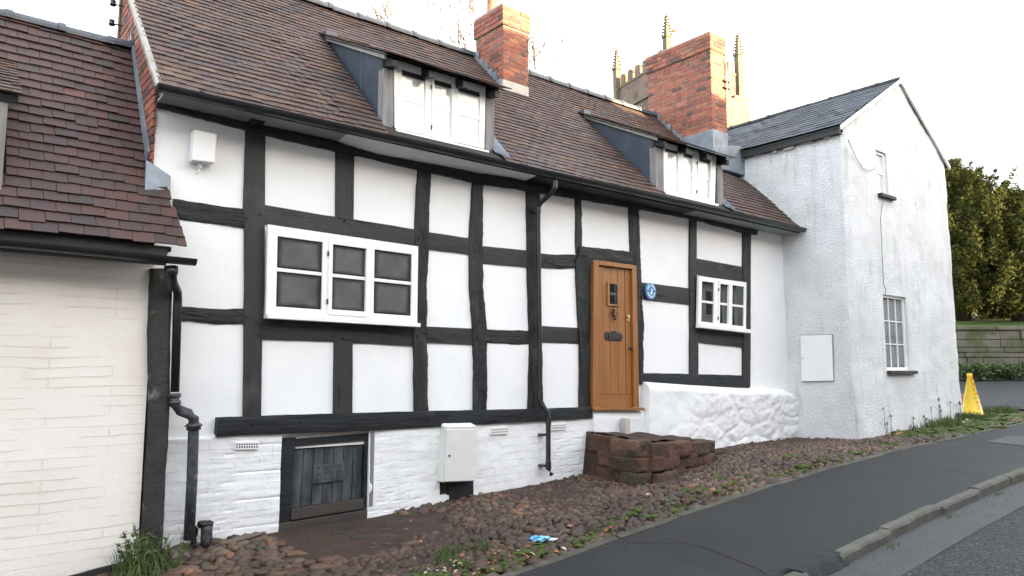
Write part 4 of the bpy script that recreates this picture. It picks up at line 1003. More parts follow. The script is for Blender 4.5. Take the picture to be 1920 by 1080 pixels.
# cast-iron rainwater pipe at the corner
cp = thing('cast_iron_pipe', (2.0, -.25, gz(2, -.25)), 'worn black cast-iron rainwater pipe with a crank, down the white wall beside the tarred post', 'drainpipe')
Y = -.20
pts = [onY(322, 498, -.42), onY(322, 515, -.42), onY(325, 530, -.36), onY(333, 548, -.22), onY(333, 570, Y), onY(328, 735, Y)]
b = MB(); b.tube(pts, .036, 14); b.tube([onY(321, 499, -.42), onY(321, 512, -.42), onY(323, 520, -.42)], [.055, .055, .036], 14)
b.build('upper_pipe', 'black_plastic', cp, smooth=True)
pts = [onY(326, 738, Y), onY(327, 757, Y), onY(338, 770, Y), onY(354, 776, Y), onY(363, 785, Y), onY(363, 800, Y), onY(360, 900, Y), onY(354, 1012, Y)]
b = MB(); b.tube(pts, .045, 16)
b.tube([onY(327, 738, Y), onY(327, 745, Y)], .056, 16); b.tube([onY(327, 752, Y), onY(327, 757, Y)], .052, 16); b.tube([onY(363, 794, Y), onY(363, 806, Y)], .060, 16); b.tube([onY(363, 797, Y), onY(363, 799, Y)], .075, 16)
b.build('lower_pipe', 'cast_iron', cp, smooth=True)
st = thing('pipe_stub', (2.2, -.18, gz(2.2, -.18)), 'short capped black iron pipe stub standing at the foot of the white wall', 'pipe')
b = MB(); q = onY(387, 1008, -.18); q.z = gz(q.x, -.18)-.03
b.tube([q, q+Vector((0, 0, .15)), q+Vector((0, 0, .20))], [.048, .048, .050], 16); b.build('pipe', 'cast_iron', st, smooth=True)
b = MB()
for k in range(9):
    an = k*.7; stone(b, q.x-.015+.045*math.cos(an), q.y+.03*math.sin(an), q.z+.21+random.uniform(-.01, .02), .025, .025, .022, an, ICO2, .3)
for k in range(6): stone(b, q.x-.085+random.uniform(-.015, .015), q.y+.05, q.z+.04+k*.03, .028, .025, .025, k, ICO2, .3)
b.build('cap', 'tar', st, smooth=True)

# ---- sandstone steps before the door
stp = thing('sandstone_step_block', (7.7, -.5, gz(7.7, -.5)), 'rough mossy block of old sandstone steps below the oak door', 'stone steps')
random.seed(21)
b = MB()
def ztop(x, y): return interp(x, [(6.7, -.72), (7.2, -.74), (8.0, -.80), (8.6, -.86)])+.06*y
courses = 4
def rock(b, x0, x1, y0, y1, z0, z1, j=.035):
    V, F = [], []
    import bmesh
    bm = bmesh.new(); bmesh.ops.create_cube(bm, size=1); bmesh.ops.subdivide_edges(bm, edges=bm.edges[:], cuts=6, use_grid_fill=True)
    s = random.random()*50
    for v in bm.verts:
        c = v.co; k = 1-.035*(abs(c.x*2)**8+abs(c.y*2)**8+abs(c.z*2)**8)/3
        q_ = Vector((lerp(x0, x1, c.x*k+.5), lerp(y0, y1, c.y*k+.5), lerp(z0, z1, c.z*k+.5)))
        a_ = q_*5+Vector((s, 0, 0)); d_ = q_*19
        V.append(q_+Vector((noise.noise(a_), noise.noise(a_+Vector((7, 3, 1))), .6*noise.noise(a_+Vector((1, 9, 4)))))*j*.7+Vector((noise.noise(d_), noise.noise(d_+Vector((5, 5, 5))), .4*noise.noise(d_+Vector((2, 8, 2)))))*j*.35)
    bm.verts.ensure_lookup_table(); F = [tuple(q.index for q in f.verts) for f in bm.faces]; bm.free(); b.add(V, F)
zb = -1.38
CB = [0, .38, .66, 1.0]
for r in range(3):
    f0, f1 = CB[r], CB[r+1]
    bat = (1-f0)*.10
    # left face
    y = -1.0-bat*.5
    while y < -.02:
        L = random.choice((.15, .28, .40, .46)); y1 = min(y+L, .02); xl = lerp(6.90, 6.74, -(y+y1)/2)-bat*.3; zt = ztop(xl, y)
        e_ = [random.uniform(-.012, .012) for _ in range(3)]; rock(b, xl+e_[2], xl+.26, y, y1-.006, lerp(zb, zt, f0)+e_[0]*(r > 0), lerp(zb, zt, f1)-.004+e_[1]); y = y1
    x = 6.98
    while x < 8.50:
        L = random.choice((.13, .22, .30, .40, .50)); x1 = min(x+L, 8.55); yf = lerp(-1.10, -.80, (x-6.7)/1.8)-bat*.6; zt = ztop(x, yf)-(0 if r < 2 else random.uniform(0, .05))
        e_ = [random.uniform(-.014, .014) for _ in range(3)]; rock(b, x, x1-.006, yf+e_[2], yf+.24, lerp(zb, zt, f0)+e_[0]*(r > 0), lerp(zb, zt, f1)-.004+e_[1]*(r < 2)); x = x1
    y = -.62
    while y < -.05:
        L = random.uniform(.2, .35); y1 = min(y+L, 0); zt = ztop(8.5, y)
        rock(b, 8.38, 8.60, y, y1-.008, lerp(zb, zt, f0), lerp(zb, zt, f1)-.01); y = y1
rock(b, 8.55, 9.0, -.45, -.10, -1.3, -1.02); rock(b, 8.62, 9.1, -.62, -.38, -1.3, -1.08, .04)
b.build('stone_blocks', 'sandstone', stp, smooth=True)
b = MB(); xs, ys = rng(6.95, 8.45, .05), rng(-.98, -.02, .05)
for y in ys:
    for x in xs: b.v.append((x, max(y, lerp(-1.0, -.72, (x-6.95)/1.5)), ztop(x, y)-.015+.03*nz(x, y, 0, 4)))
for j in range(len(ys)-1):
    for i in range(len(xs)-1): b.f.append((j*len(xs)+i, j*len(xs)+i+1, (j+1)*len(xs)+i+1, (j+1)*len(xs)+i))
b.build('rubble_top', 'soil', stp, smooth=True)
b = MB(); b.hexa([(6.80, 0, -1.4), (8.58, 0, -1.4), (8.54, 0, -.92), (6.90, 0, -.80), (6.76, -1.06, -1.4), (8.56, -.77, -1.4), (8.50, -.73, -.96), (6.88, -.97, -.84)]); b.build('rubble_core', 'soil', stp)
q = onY(1170, 800, -.13); b = MB(); b.box(q.x-.045, q.x+.045, -.20, -.11, ztop(7.6, -.1)-.05, onY(1170, 784, -.15).z); 
sp_ = b.build('stone_stub', 'mortar_pale', None, bevel=.008); tag(sp_, 'short pale stone stub standing on the rubble just under the oak door', 'stone stub')
random.seed(33)

# ================================================================== LEFT COTTAGE (cream)
LC = thing('cream_cottage', (-1.0, 0, -1.7), 'cream painted brick cottage with a steep red tiled roof at the left edge', 'cottage')
WL = -.15
def lc_P(x, z): return Vector((x, WL+.010*nz(x, 0, z, 1.5)+.004*nz(x, 3, z, 7), z))
grid_wall('wall', 'cream_brick', LC, rng(-7, 1.62, .06), rng(-2.6, 1.08, .06), lc_P, keep=lambda x, z: z > gz(x, -.15)-.2, rim=(0, .3, 0))
box('tarred_base', 'tar', LC, -7, 1.56, WL-.03, WL+.05, -2.6, 0) if False else None
b = MB()
for i, x in enumerate(rng(-3, 1.56, .12)):
    z = gz(x, -.2)+.02+.012*nz(x, 0, 0, 4); b.v += [(x, WL-.02, z-.2), (x, WL-.02, z), (x, WL+.05, z+.01)]
    if i: o = (i-1)*3; b.f += [(o, o+1, o+4, o+3), (o+1, o+2, o+5, o+4)]
b.build('base_course', 'tar', LC)
e1 = [onY(u, v, WL-.06) for u, v in [(283, 503), (279, 640), (281, 760), (277, 850), (266, 1030)]]
e2 = [onY(u, v, WL-.06) for u, v in [(325, 503), (320, 640), (319, 760), (314, 850), (305, 1030)]]
n = 50; A, B = resample(e1, n), resample(e2, n); b = MB(); m_ = 9
for i in range(n):
    a, c = A[i], B[i]; wob = .008*nz(i*.05, 1, 0, 3)
    b.v.append((a.x+wob, .1, a.z))
    for k in range(7): p_ = a.lerp(c, k/6); b.v.append((p_.x+wob*.6+.006*nz(i*.2, k, 0, 2), WL-.06+.008*nz(p_.x, 0, p_.z, 9)+(.012 if k in (0, 6) else 0), p_.z))
    b.v.append((c.x, .1, c.z))
for i in range(n-1):
    for k in range(m_-1): b.f.append((i*m_+k, i*m_+k+1, (i+1)*m_+k+1, (i+1)*m_+k))
b.f.append(tuple(range(m_))); b.build('corner_post', 'tar', LC, smooth=True)
# roof
sy0, sz0 = -.45, 1.05; sy1, sz1 = .98, 3.25
SL = math.hypot(sy1-sy0, sz1-sz0); Vd = Vector((0, (sy1-sy0)/SL, (sz1-sz0)/SL)); Nd = Vector((0, -Vd.z, Vd.y))
b = MB(); b.poly_extrude([(-7, sy0+.04, sz0+.03), (1.56, sy0+.04, sz0+.03), (1.56, sy1, sz1-.03), (-7, sy1, sz1-.03)], (0, .05, -.04))
b.poly_extrude([(-7, 2.6, .9), (1.56, 2.6, .9), (1.56, sy1, sz1-.03), (-7, sy1, sz1-.03)], (0, -.05, -.04))
lroof = b.build('roof', 'felt', LC)
DLX = onY(37, 200, -.2).x
def lsp(v):
    y = sy0+Vd.y*v
    xr = 1.585 if y > .0 else lerp(1.80, 1.70, (y+.45)/.45)
    lo = -7
    if .50 < v < 1.75: return [(-7, -.3), (DLX-.05, xr)]
    return [(lo, xr)]
b = MB(); tiles(b, (0, sy0, sz0), (1, 0, 0), Vd, Nd, 24, 0, .1095, .172, lsp, jit=.008, lift=.024); b.build('roof_tiles', 'tile_red', lroof, fix=False)
ridge_run('ridge_tiles', lroof, (-7, sy1, sz1+.01), (1.58, sy1, sz1+.01), r=.085, step=.42)
# flashings against the taller gable
b = MB(); b.poly_extrude([(1.555, .06, 1.86), (1.555, sy1, sz1+.05), (1.555, sy1+.03, sz1+.17), (1.555, .0, 1.95)], (.02, 0, 0)); b.build('abutment_flashing', 'lead_pale', lroof)
b = MB(); b.hexa([(1.52, -.10, 1.56), (1.74, -.04, 1.56), (1.74, -.02, 1.74), (1.54, 0, 1.86), (1.52, -.13, 1.56), (1.74, -.09, 1.56), (1.74, -.07, 1.74), (1.54, -.04, 1.86)]); b.build('lead_apron', 'lead_pale', lroof, bevel=.006)
b = MB(); b.box(-7, 1.66, -.40, -.33, .90, 1.05); b.box(-7, 1.70, -.36, -.16, 1.02, 1.06); b.build('eaves_fascia', 'black_paint', lroof)
gutter('gutter', LC, (-7, -.50, .985), (1.86, -.50, .955), .055, 1.1)
# its dormer, only the right edge is in view
q0 = onY(37, 105, -.1); dx = DLX
b = MB(); b.box(-1.1, dx-.10, -.22, 1.0, 1.3, 2.15); dl_ = b.build('dormer', 'mortar_pale', LC)
b = MB(); b.box(dx-.16, dx-.08, -.26, -.18, 1.30, 2.15); b.build('dormer_post', 'grey_wood', dl_)
b = MB(); b.poly_extrude([(-1.1, -.30, 2.12), (dx-.02, -.30, 2.12), (dx-.02, .75, 2.75), (-1.1, .75, 2.75)], (0, .02, -.05)); b.build('dormer_deck', 'black_paint', dl_)
b = MB(); tiles(b, (0, -.33, 2.12), (1, 0, 0), (0, 1.05, .63), (0, -.63, 1.05), 12, 0, .105, .172, lambda v: [(-1.1, dx)], jit=.008); b.build('dormer_tiles', 'tile', dl_, fix=False)

# ================================================================== WHITE RENDERED HOUSE
WH = thing('white_rendered_house', (14, 1, -1), 'tall white rough-rendered house with slate roof and gable to the street', 'house')
GY = -1.17; WX0, WX1 = 11.80, 16.0; RX, RZ = 14.03, 5.38
def gtop(x): return lerp(4.06, RZ, (x-WX0)/(RX-WX0)) if x < RX else lerp(RZ, 4.14, (x-RX)/(WX1-RX))
def rough(a, b_, s=1): return .022*nz(a, 0, b_, 1.5)+.013*nz(a, 5, b_, 5)+.006*nz(a, 9, b_, 14)
def lowbat(z): return -.05*max(0, min(1, (.2-z)/1.2))**1.5
U1 = [onY(u, v, GY) for u, v in [(1642, 281), (1663, 288), (1665, 367), (1646, 363)]]
U2 = [onY(u, v, GY) for u, v in [(1657, 551), (1701, 559), (1704, 697), (1661, 692)]]
def bb(Q): return (min(Q[0].x, Q[3].x)*.5+.5*max(Q[0].x, Q[3].x), (Q[1].x+Q[2].x)/2, (Q[2].z+Q[3].z)/2, (Q[0].z+Q[1].z)/2)
w1, w2 = bb(U1), bb(U2)
# the wall's grid follows the window openings
xs = sorted(set(rng(WX0, w2[0], .07)+rng(w2[0], w2[1], .08)+rng(w2[1], WX1, .07)+[w1[0], w1[1]]))
zs = [k for k in rng(-1.5, RZ, .07) if min(abs(k-q) for q in (w1[2], w1[3], w2[2], w2[3])) > .02]+[w1[2], w1[3], w2[2], w2[3]]; zs.sort()
def g_P(x, z):
    zz = min(z, gtop(x)) if z > 3.5 else z
    near = any(abs(x-a) < .02 or abs(x-c) < .02 for a, c in ((w1[0], w1[1]), (w2[0], w2[1])))
    e = min(x-WX0, WX1-x); rnd = .05*max(0, 1-e/.10)**2
    return Vector((x, GY-(0 if near else rough(x, z))+lowbat(z)+rnd, zz))
def g_keep(x, z):
    if z > 3.5 and z-.035 > gtop(x): return False
    for q in (w1, w2):
        if q[0] < x < q[1] and q[2] < z < q[3]: return False
    return True
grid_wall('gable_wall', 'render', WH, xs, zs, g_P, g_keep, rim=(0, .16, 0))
def l_P(y, z):
    e = y-GY; rnd = .05*max(0, 1-e/.10)**2
    return Vector((WX0-rough(y+40, z)+lowbat(z)*.8+rnd, y+ (0.0 if e > .001 else .05), z))
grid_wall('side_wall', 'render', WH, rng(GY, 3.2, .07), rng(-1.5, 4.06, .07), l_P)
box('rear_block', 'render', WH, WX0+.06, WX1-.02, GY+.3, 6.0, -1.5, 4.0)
b = MB(); b.poly_extrude([(WX0-.10, GY-.03, 4.02), (RX, GY-.03, RZ+.0), (RX, GY+.0, RZ+.03), (WX0-.10, GY+.0, 4.05)], (0, 6.6, 0))
b.poly_extrude([(WX1+.03, GY-.03, 4.09), (RX, GY-.03, RZ+.0), (RX, GY+.0, RZ+.03), (WX1+.03, GY+.0, 4.12)], (0, 6.6, 0))
wroof = b.build('roof', 'black_paint', WH)
pl = math.hypot(RX-(WX0-.13), RZ+.05-4.07); Vv = Vector((RX-(WX0-.13), 0, RZ+.05-4.07))/pl; Nn = Vector((-Vv.z, 0, Vv.x))
b = MB(); tiles(b, (WX0-.13, 0, 4.07), (0, 1, 0), Vv, Nn, 13, 0, .20, .26, lambda v: [(GY-.03, 5.3)], jit=.004, th=.006, lift=.012)
pl2 = math.hypot(WX1+.13-RX, RZ+.05-4.11); Vv = Vector((RX-(WX1+.13), 0, RZ+.05-4.11))/pl2
tiles(b, (WX1+.06, 0, 4.15), (0, 1, 0), Vv, Vector((-Vv.z*-1*-1, 0, -Vv.x)) if False else Vector((Vv.z, 0, -Vv.x)), 12, 0, .20, .26, lambda v: [(GY-.03, 5.3)], jit=.004, th=.006, lift=.012)
b.build('slates', 'slate', wroof, fix=False)
ridge_run('ridge_tiles', wroof, (RX, GY-.05, RZ+.07), (RX, 5.3, RZ+.07), r=.075, step=.46, m='black_paint')
b = MB()
for (a, c) in (((WX1+.06, 4.14), (RX, RZ+.06)), ((WX0-.12, 4.06), (RX, RZ+.06))):
    b.hexa([(a[0], GY-.02, a[1]-.08), (c[0], GY-.02, c[1]-.08), (c[0], GY-.02, c[1]-.005), (a[0], GY-.02, a[1]-.005), (a[0], GY-.055, a[1]-.075), (c[0], GY-.055, c[1]-.075), (c[0], GY-.055, c[1]-.002), (a[0], GY-.055, a[1]-.002)])
b.build('verge', 'cabinet', wroof)
box('eaves_board', 'black_paint', wroof, WX0-.09, WX0+.02, GY+.02, 5.2, 3.93, 4.03)
for k in range(9):
    y = GY+.2+k*.33; box('mortar_lump', 'mortar_pale', wroof, WX0-.055, WX0+.01, y, y+random.uniform(.06, .2), 3.895+random.uniform(-.02, .02), 3.935, bevel=.012)
def xwin(parent, q, nc, nr, pane, fr=.045, br=.018, name='window', y=GY+.06, sillmat='tar', sl=(.06, .14), casing=True):
    x0, x1, z0, z1 = q; b = MB()
    b.box(x0, x0+fr, y-.02, y+.04, z0, z1); b.box(x1-fr, x1, y-.02, y+.04, z0, z1); b.box(x0+fr, x1-fr, y-.019, y+.04, z1-fr, z1); b.box(x0+fr, x1-fr, y-.019, y+.04, z0, z0+fr*1.2)
    gx0, gx1, gz0, gz1 = x0+fr, x1-fr, z0+fr*1.2, z1-fr
    for c in range(1, nc): xx = lerp(gx0, gx1, c/nc); b.box(xx-br/2, xx+br/2, y-.006, y+.03, gz0, gz1)
    for r in range(1, nr):
        zz = lerp(gz0, gz1, r/nr); k = 1.6 if nr > 2 and r == nr//2+0 and False else 1
        for c in range(nc):
            a, e = lerp(gx0, gx1, c/nc)+(br/2 if c else 0), lerp(gx0, gx1, (c+1)/nc)-(br/2 if c < nc-1 else 0)
            b.box(a, e, y-.004, y+.03, zz-br/2*k, zz+br/2*k)
    wn = b.build(name, 'white_gloss', parent, bevel=.002)
    for c in range(nc):
        for r in range(nr):
            a, e = lerp(gx0, gx1, c/nc), lerp(gx0, gx1, (c+1)/nc); f, h = lerp(gz0, gz1, r/nr), lerp(gz0, gz1, (r+1)/nr)
            g = MB(); g.v = [(a, y+.012, f), (e, y+.012, f), (e, y+.012, h), (a, y+.012, h)]; g.f = [(0, 1, 2, 3)]
            o = g.build('pane', pane, wn, fix=False); uv = o.data.uv_layers.new(name='UVMap')
            for k, cc in enumerate([(0, 0), (1, 0), (1, 1), (0, 1)]): uv.data[k].uv = cc
    if sl: box('sill', sillmat, wn, x0-.02, x1+sl[1], GY-.075, GY+.04, z0-sl[0], z0-.003, bevel=.006)
    return wn
W1 = xwin(WH, w1, 1, 2, 'pane_sky'); W2 = xwin(WH, w2, 3, 3, 'pane_net')
b = MB(); b.tube([onY(u, v, GY-.05) for u, v in [(1673, 678), (1678, 672), (1683, 664), (1684, 655), (1680, 652)]], .01, 6) if False else None
Qh = [onX(u, v, WX0-.04) for u, v in [(1501, 629), (1559, 628), (1562, 714), (1503, 715)]]
b = MB(); b.hexa([q_+Vector((.04, 0, 0)) for q_ in (Qh[3], Qh[2], Qh[1], Qh[0])]+[q_+Vector((-.006, 0, 0)) for q_ in (Qh[3], Qh[2], Qh[1], Qh[0])])
hp = b.build('wall_hatch', 'render', WH, bevel=.004); hp.data.materials[0] = M['white_gloss']
fr_ = [q_+(q_-(Qh[0]+Qh[2])/2)*.035 for q_ in Qh]
b = MB(); b.hexa([q_+Vector((.05, 0, 0)) for q_ in (fr_[3], fr_[2], fr_[1], fr_[0])]+[q_+Vector((.012, 0, 0)) for q_ in (fr_[3], fr_[2], fr_[1], fr_[0])]); b.build('hatch_surround', 'mortar', hp, bevel=.004)
b = MB(); q_ = Qh[0].lerp(Qh[3], .5); b.tube([q_+Vector((0, -.03, 0)), q_+Vector((-.02, -.03, 0))], .008, 8); b.build('catch', 'cast_iron', hp)
b = MB()
b.tube([onX(1590, 262, WX0-.03)]+[onY(u, v, GY-.035) for u, v in [(1606, 298), (1618, 316), (1630, 321), (1641, 316)]], .006, 6)
b.tube([onY(u, v, GY-.04) for u, v in [(1656, 374), (1653, 390), (1651, 410), (1653, 450), (1655, 500), (1657, 535), (1661, 542), (1660, 552)]], .006, 6)
b.build('cable', 'cable', WH)
b = MB(); b.tube([(WX0-.11, GY-.02, 3.97), (WX0-.15, GY-.06, 3.93)], .02, 6); b.build('eaves_hook', 'black_iron', WH)

# ================================================================== CHURCH TOWER
Dw = 45.0
c0 = CAM+ray(1251, 90)*Dw
def flat(u): v = ray(u, 700); v.z = 0; return v.normalized()
dl, dr = flat(279), flat(3731)
TW = thing('church_tower', (c0.x, c0.y, 2), 'sandstone church tower with battlements and crocketed pinnacles beyond the roofs', 'church tower')
LL, LR = 5.4, 5.7
def TP(a, b_, z): q_ = Vector((c0.x, c0.y, 0))+dl*a+dr*b_; return Vector((q_.x, q_.y, z))
def tprism(b, a0, a1, b0, b1, z0, z1, top=0):
    b.hexa([TP(a0+top*0, b1, z0), TP(a1, b1, z0), TP(a1-top, b1-top, z1), TP(a0+top, b1-top, z1), TP(a0, b0, z0), TP(a1, b0, z0), TP(a1-top, b0+top, z1), TP(a0+top, b0+top, z1)])
ZT = c0.z-.3           # foot of the parapet's gaps
b = MB(); tprism(b, 0, LL, 0, LR, 0, ZT-.4); tprism(b, LL*.0, LL, -.0, LR, 0, .1) if False else None
b.build('tower_wall', 'church', TW)
b = MB()
for z in (ZT-2.1, ZT-5.6): tprism(b, -.12, LL+.12, -.12, LR+.12, z, z+.22)
tprism(b, -.05, LL+.05, -.05, LR+.05, ZT-.45, ZT-.3)
b.build('string_course', 'church_trim', TW)
b = MB(); t = .35
for (A0, A1, ax) in ((0, LL, 'a'), (0, LR, 'b')):
    n = 5
    for side in (0, 1):
        w0 = .5
        tot = A1-2*w0; m_ = tot/(2*n+1)
        for k in range(n+1):
            s0 = w0+2*k*m_ ; s1 = s0+m_
            o0, o1 = ((-.05, t) if side == 0 else ((LR if ax == 'a' else LL)-t, (LR if ax == 'a' else LL)+.05))
            if ax == 'a': tprism(b, s0, s1, o0, o1, ZT-.3, ZT+.42)
            else: tprism(b, o0, o1, s0, s1, ZT-.3, ZT+.42)
b.build('battlement', 'church', TW, bevel=.02)
def pinnacle(a, c, base, h, s=.20):
    b = MB(); tprism(b, a-s, a+s, c-s, c+s, base-2.0, base+h*.42)
    for (dz_, k) in ((h*.42, 1.25),): tprism(b, a-s*k, a+s*k, c-s*k, c+s*k, base+dz_, base+dz_+.12)
    o = b.build('pinnacle', 'church_trim', TW, bevel=.02)
    b = MB(); z0 = base+h*.42+.12; z1 = base+h
    b.hexa([TP(a-s*.8, c+s*.8, z0), TP(a+s*.8, c+s*.8, z0), TP(a+.05, c+.05, z1), TP(a-.05, c+.05, z1), TP(a-s*.8, c-s*.8, z0), TP(a+s*.8, c-s*.8, z0), TP(a+.05, c-.05, z1), TP(a-.05, c-.05, z1)])
    for k in range(6):
        t_ = k/6; r_ = s*.8*(1-t_)+.05
        for (i, j) in ((1, 1), (1, -1), (-1, 1), (-1, -1)):
            q_ = TP(a+i*r_, c+j*r_, lerp(z0, z1, t_)+.08); stone(b, q_.x, q_.y, q_.z, .08, .08, .07, 0, ICO1, .2)
    q_ = TP(a, c, z1+.05); stone(b, q_.x, q_.y, q_.z, .16, .16, .08, 0, ICO1, .1); b.tube([q_, q_+Vector((0, 0, .25))], [.08, .04], 6)
    b.build('crocketed_spirelet', 'church_trim', o)
    return o
hN = (ray(1251, 30)*Dw).z - ZT
pinnacle(0, 0, ZT, hN)
pinnacle(LL, 0, ZT, hN); pinnacle(0, LR, ZT, hN); pinnacle(LL, LR, ZT, hN)
b = MB()                                        # buttress on the right corner, stepping out
for (z0, z1, o_) in ((0, ZT-11, 1.25), (ZT-11, ZT-8.0, .95), (ZT-8.0, ZT-5.4, .70), (ZT-5.4, ZT-2.2, .42)):
    tprism(b, -.5, .35, LR-.9+.0, LR+o_, z0, z1); tprism(b, -.5, .35, LR-.9, LR+o_*.75, z1, z1+.25)
    tprism(b, -o_*.8-.2, -.0, LR-1.7, LR-.9, z0, z1)
b.build('buttress', 'church', TW, bevel=.02)
b = MB(); q_ = TP(1.2, 1.5, ZT); zt_ = (ray(1263, 24)*Dw).z+.6
b.tube([q_, Vector((q_.x, q_.y, zt_))], .035, 6); 
for (dz_, L) in ((1.2, .5), (2.3, .6)):
    for v_ in (dl, dr): b.tube([Vector((q_.x, q_.y, zt_-dz_))-v_*L, Vector((q_.x, q_.y, zt_-dz_))+v_*L], .025, 5)
stone(b, q_.x, q_.y, zt_-.7, .22, .22, .22, 0, ICO2, 0)
b.poly_extrude([Vector((q_.x, q_.y, zt_))+dr*x_+Vector((0, 0, z_)) for x_, z_ in [(-.7, .0), (-.2, .05), (.1, .05), (.3, .35), (.6, .55), (.5, .2), (.35, -.05), (.0, -.15), (-.4, -.1)]], dl*.04)
b.build('weather_vane', 'brass', TW)

# ================================================================== RIGHT BACKGROUND
# retaining wall of coursed stone
pw0 = Vector((31.8, 5.3, 0)); dw = Vector((2.1, -1.7, 0)).normalized(); nw = Vector((-dw.y*-1, -dw.x, 0)); nw = Vector((-.63, -.78, 0)).normalized()
RW = thing('retaining_wall', pw0, 'mossy coursed stone retaining wall across the side street below the churchyard', 'stone wall')
def wl(s): return pw0+dw*s
b = MB(); r = 0; z = -.55
nb = Vector((dw.y, -dw.x, 0)); 
if nb.dot(CAM-pw0) < 0: nb = -nb
while z < 1.6:
    h = random.choice([.20, .30, .38])
    s = -9+random.random()*.3
    while s < 16:
        L = random.uniform(.5, 1.9)
        a, c = wl(s), wl(s+L-.012); pr = random.uniform(0, .07)
        b.hexa([a-nb*.4+Vector((0, 0, z)), c-nb*.4+Vector((0, 0, z)), c-nb*.4+Vector((0, 0, z+h-.02)), a-nb*.4+Vector((0, 0, z+h-.02)),
                a+nb*pr+Vector((0, 0, z)), c+nb*pr+Vector((0, 0, z)), c+nb*pr+Vector((0, 0, z+h-.02)), a+nb*pr+Vector((0, 0, z+h-.02))]); s += L
    z += h
b.build('wall_stones', 'wallstone', RW, bevel=.02)
b = MB(); a, c = wl(-9), wl(16)
b.hexa([a-nb*.38+Vector((0, 0, -.6)), c-nb*.38+Vector((0, 0, -.6)), c-nb*.38+Vector((0, 0, z-.02)), a-nb*.38+Vector((0, 0, z-.02)), a-nb*.03+Vector((0, 0, -.6)), c-nb*.03+Vector((0, 0, -.6)), c-nb*.03+Vector((0, 0, z-.02)), a-nb*.03+Vector((0, 0, z-.02))]); b.build('wall_core', 'soil', RW)
b = MB(); s = -9
while s < 16:
    L = random.uniform(.7, 1.2); a, c = wl(s), wl(s+L-.02)
    b.hexa([a-nb*.45+Vector((0, 0, z)), c-nb*.45+Vector((0, 0, z)), c-nb*.45+Vector((0, 0, z+.16)), a-nb*.45+Vector((0, 0, z+.16)), a+nb*.08+Vector((0, 0, z)), c+nb*.08+Vector((0, 0, z)), c+nb*.08+Vector((0, 0, z+.14)), a+nb*.08+Vector((0, 0, z+.14))]); s += L
b.build('coping', 'wallstone', RW, bevel=.02)
ztopw = z+.12
b = MB(); nn = 12
for i, s in enumerate(rng(-14, 30, 2)):
    for j, d in enumerate([.3, 2, 4, 7, 10, 15, 25, 40, 70]):
        q_ = wl(s)-nb*d; b.v.append((q_.x, q_.y, ztopw+.14*min(d, 14)+.03*max(0, d-14)+.05*nz(q_.x, q_.y, 0, .4)))
for i in range(len(rng(-14, 30, 2))-1):
    for j in range(8): b.f.append((i*9+j, i*9+j+1, (i+1)*9+j+1, (i+1)*9+j))
tag(b.build('lawn', 'lawn', smooth=True), kind='structure')
def lawnz(q_): d = -(q_-pw0).dot(nb); return ztopw+.14*min(max(d, 0), 14)+.03*max(0, d-14)

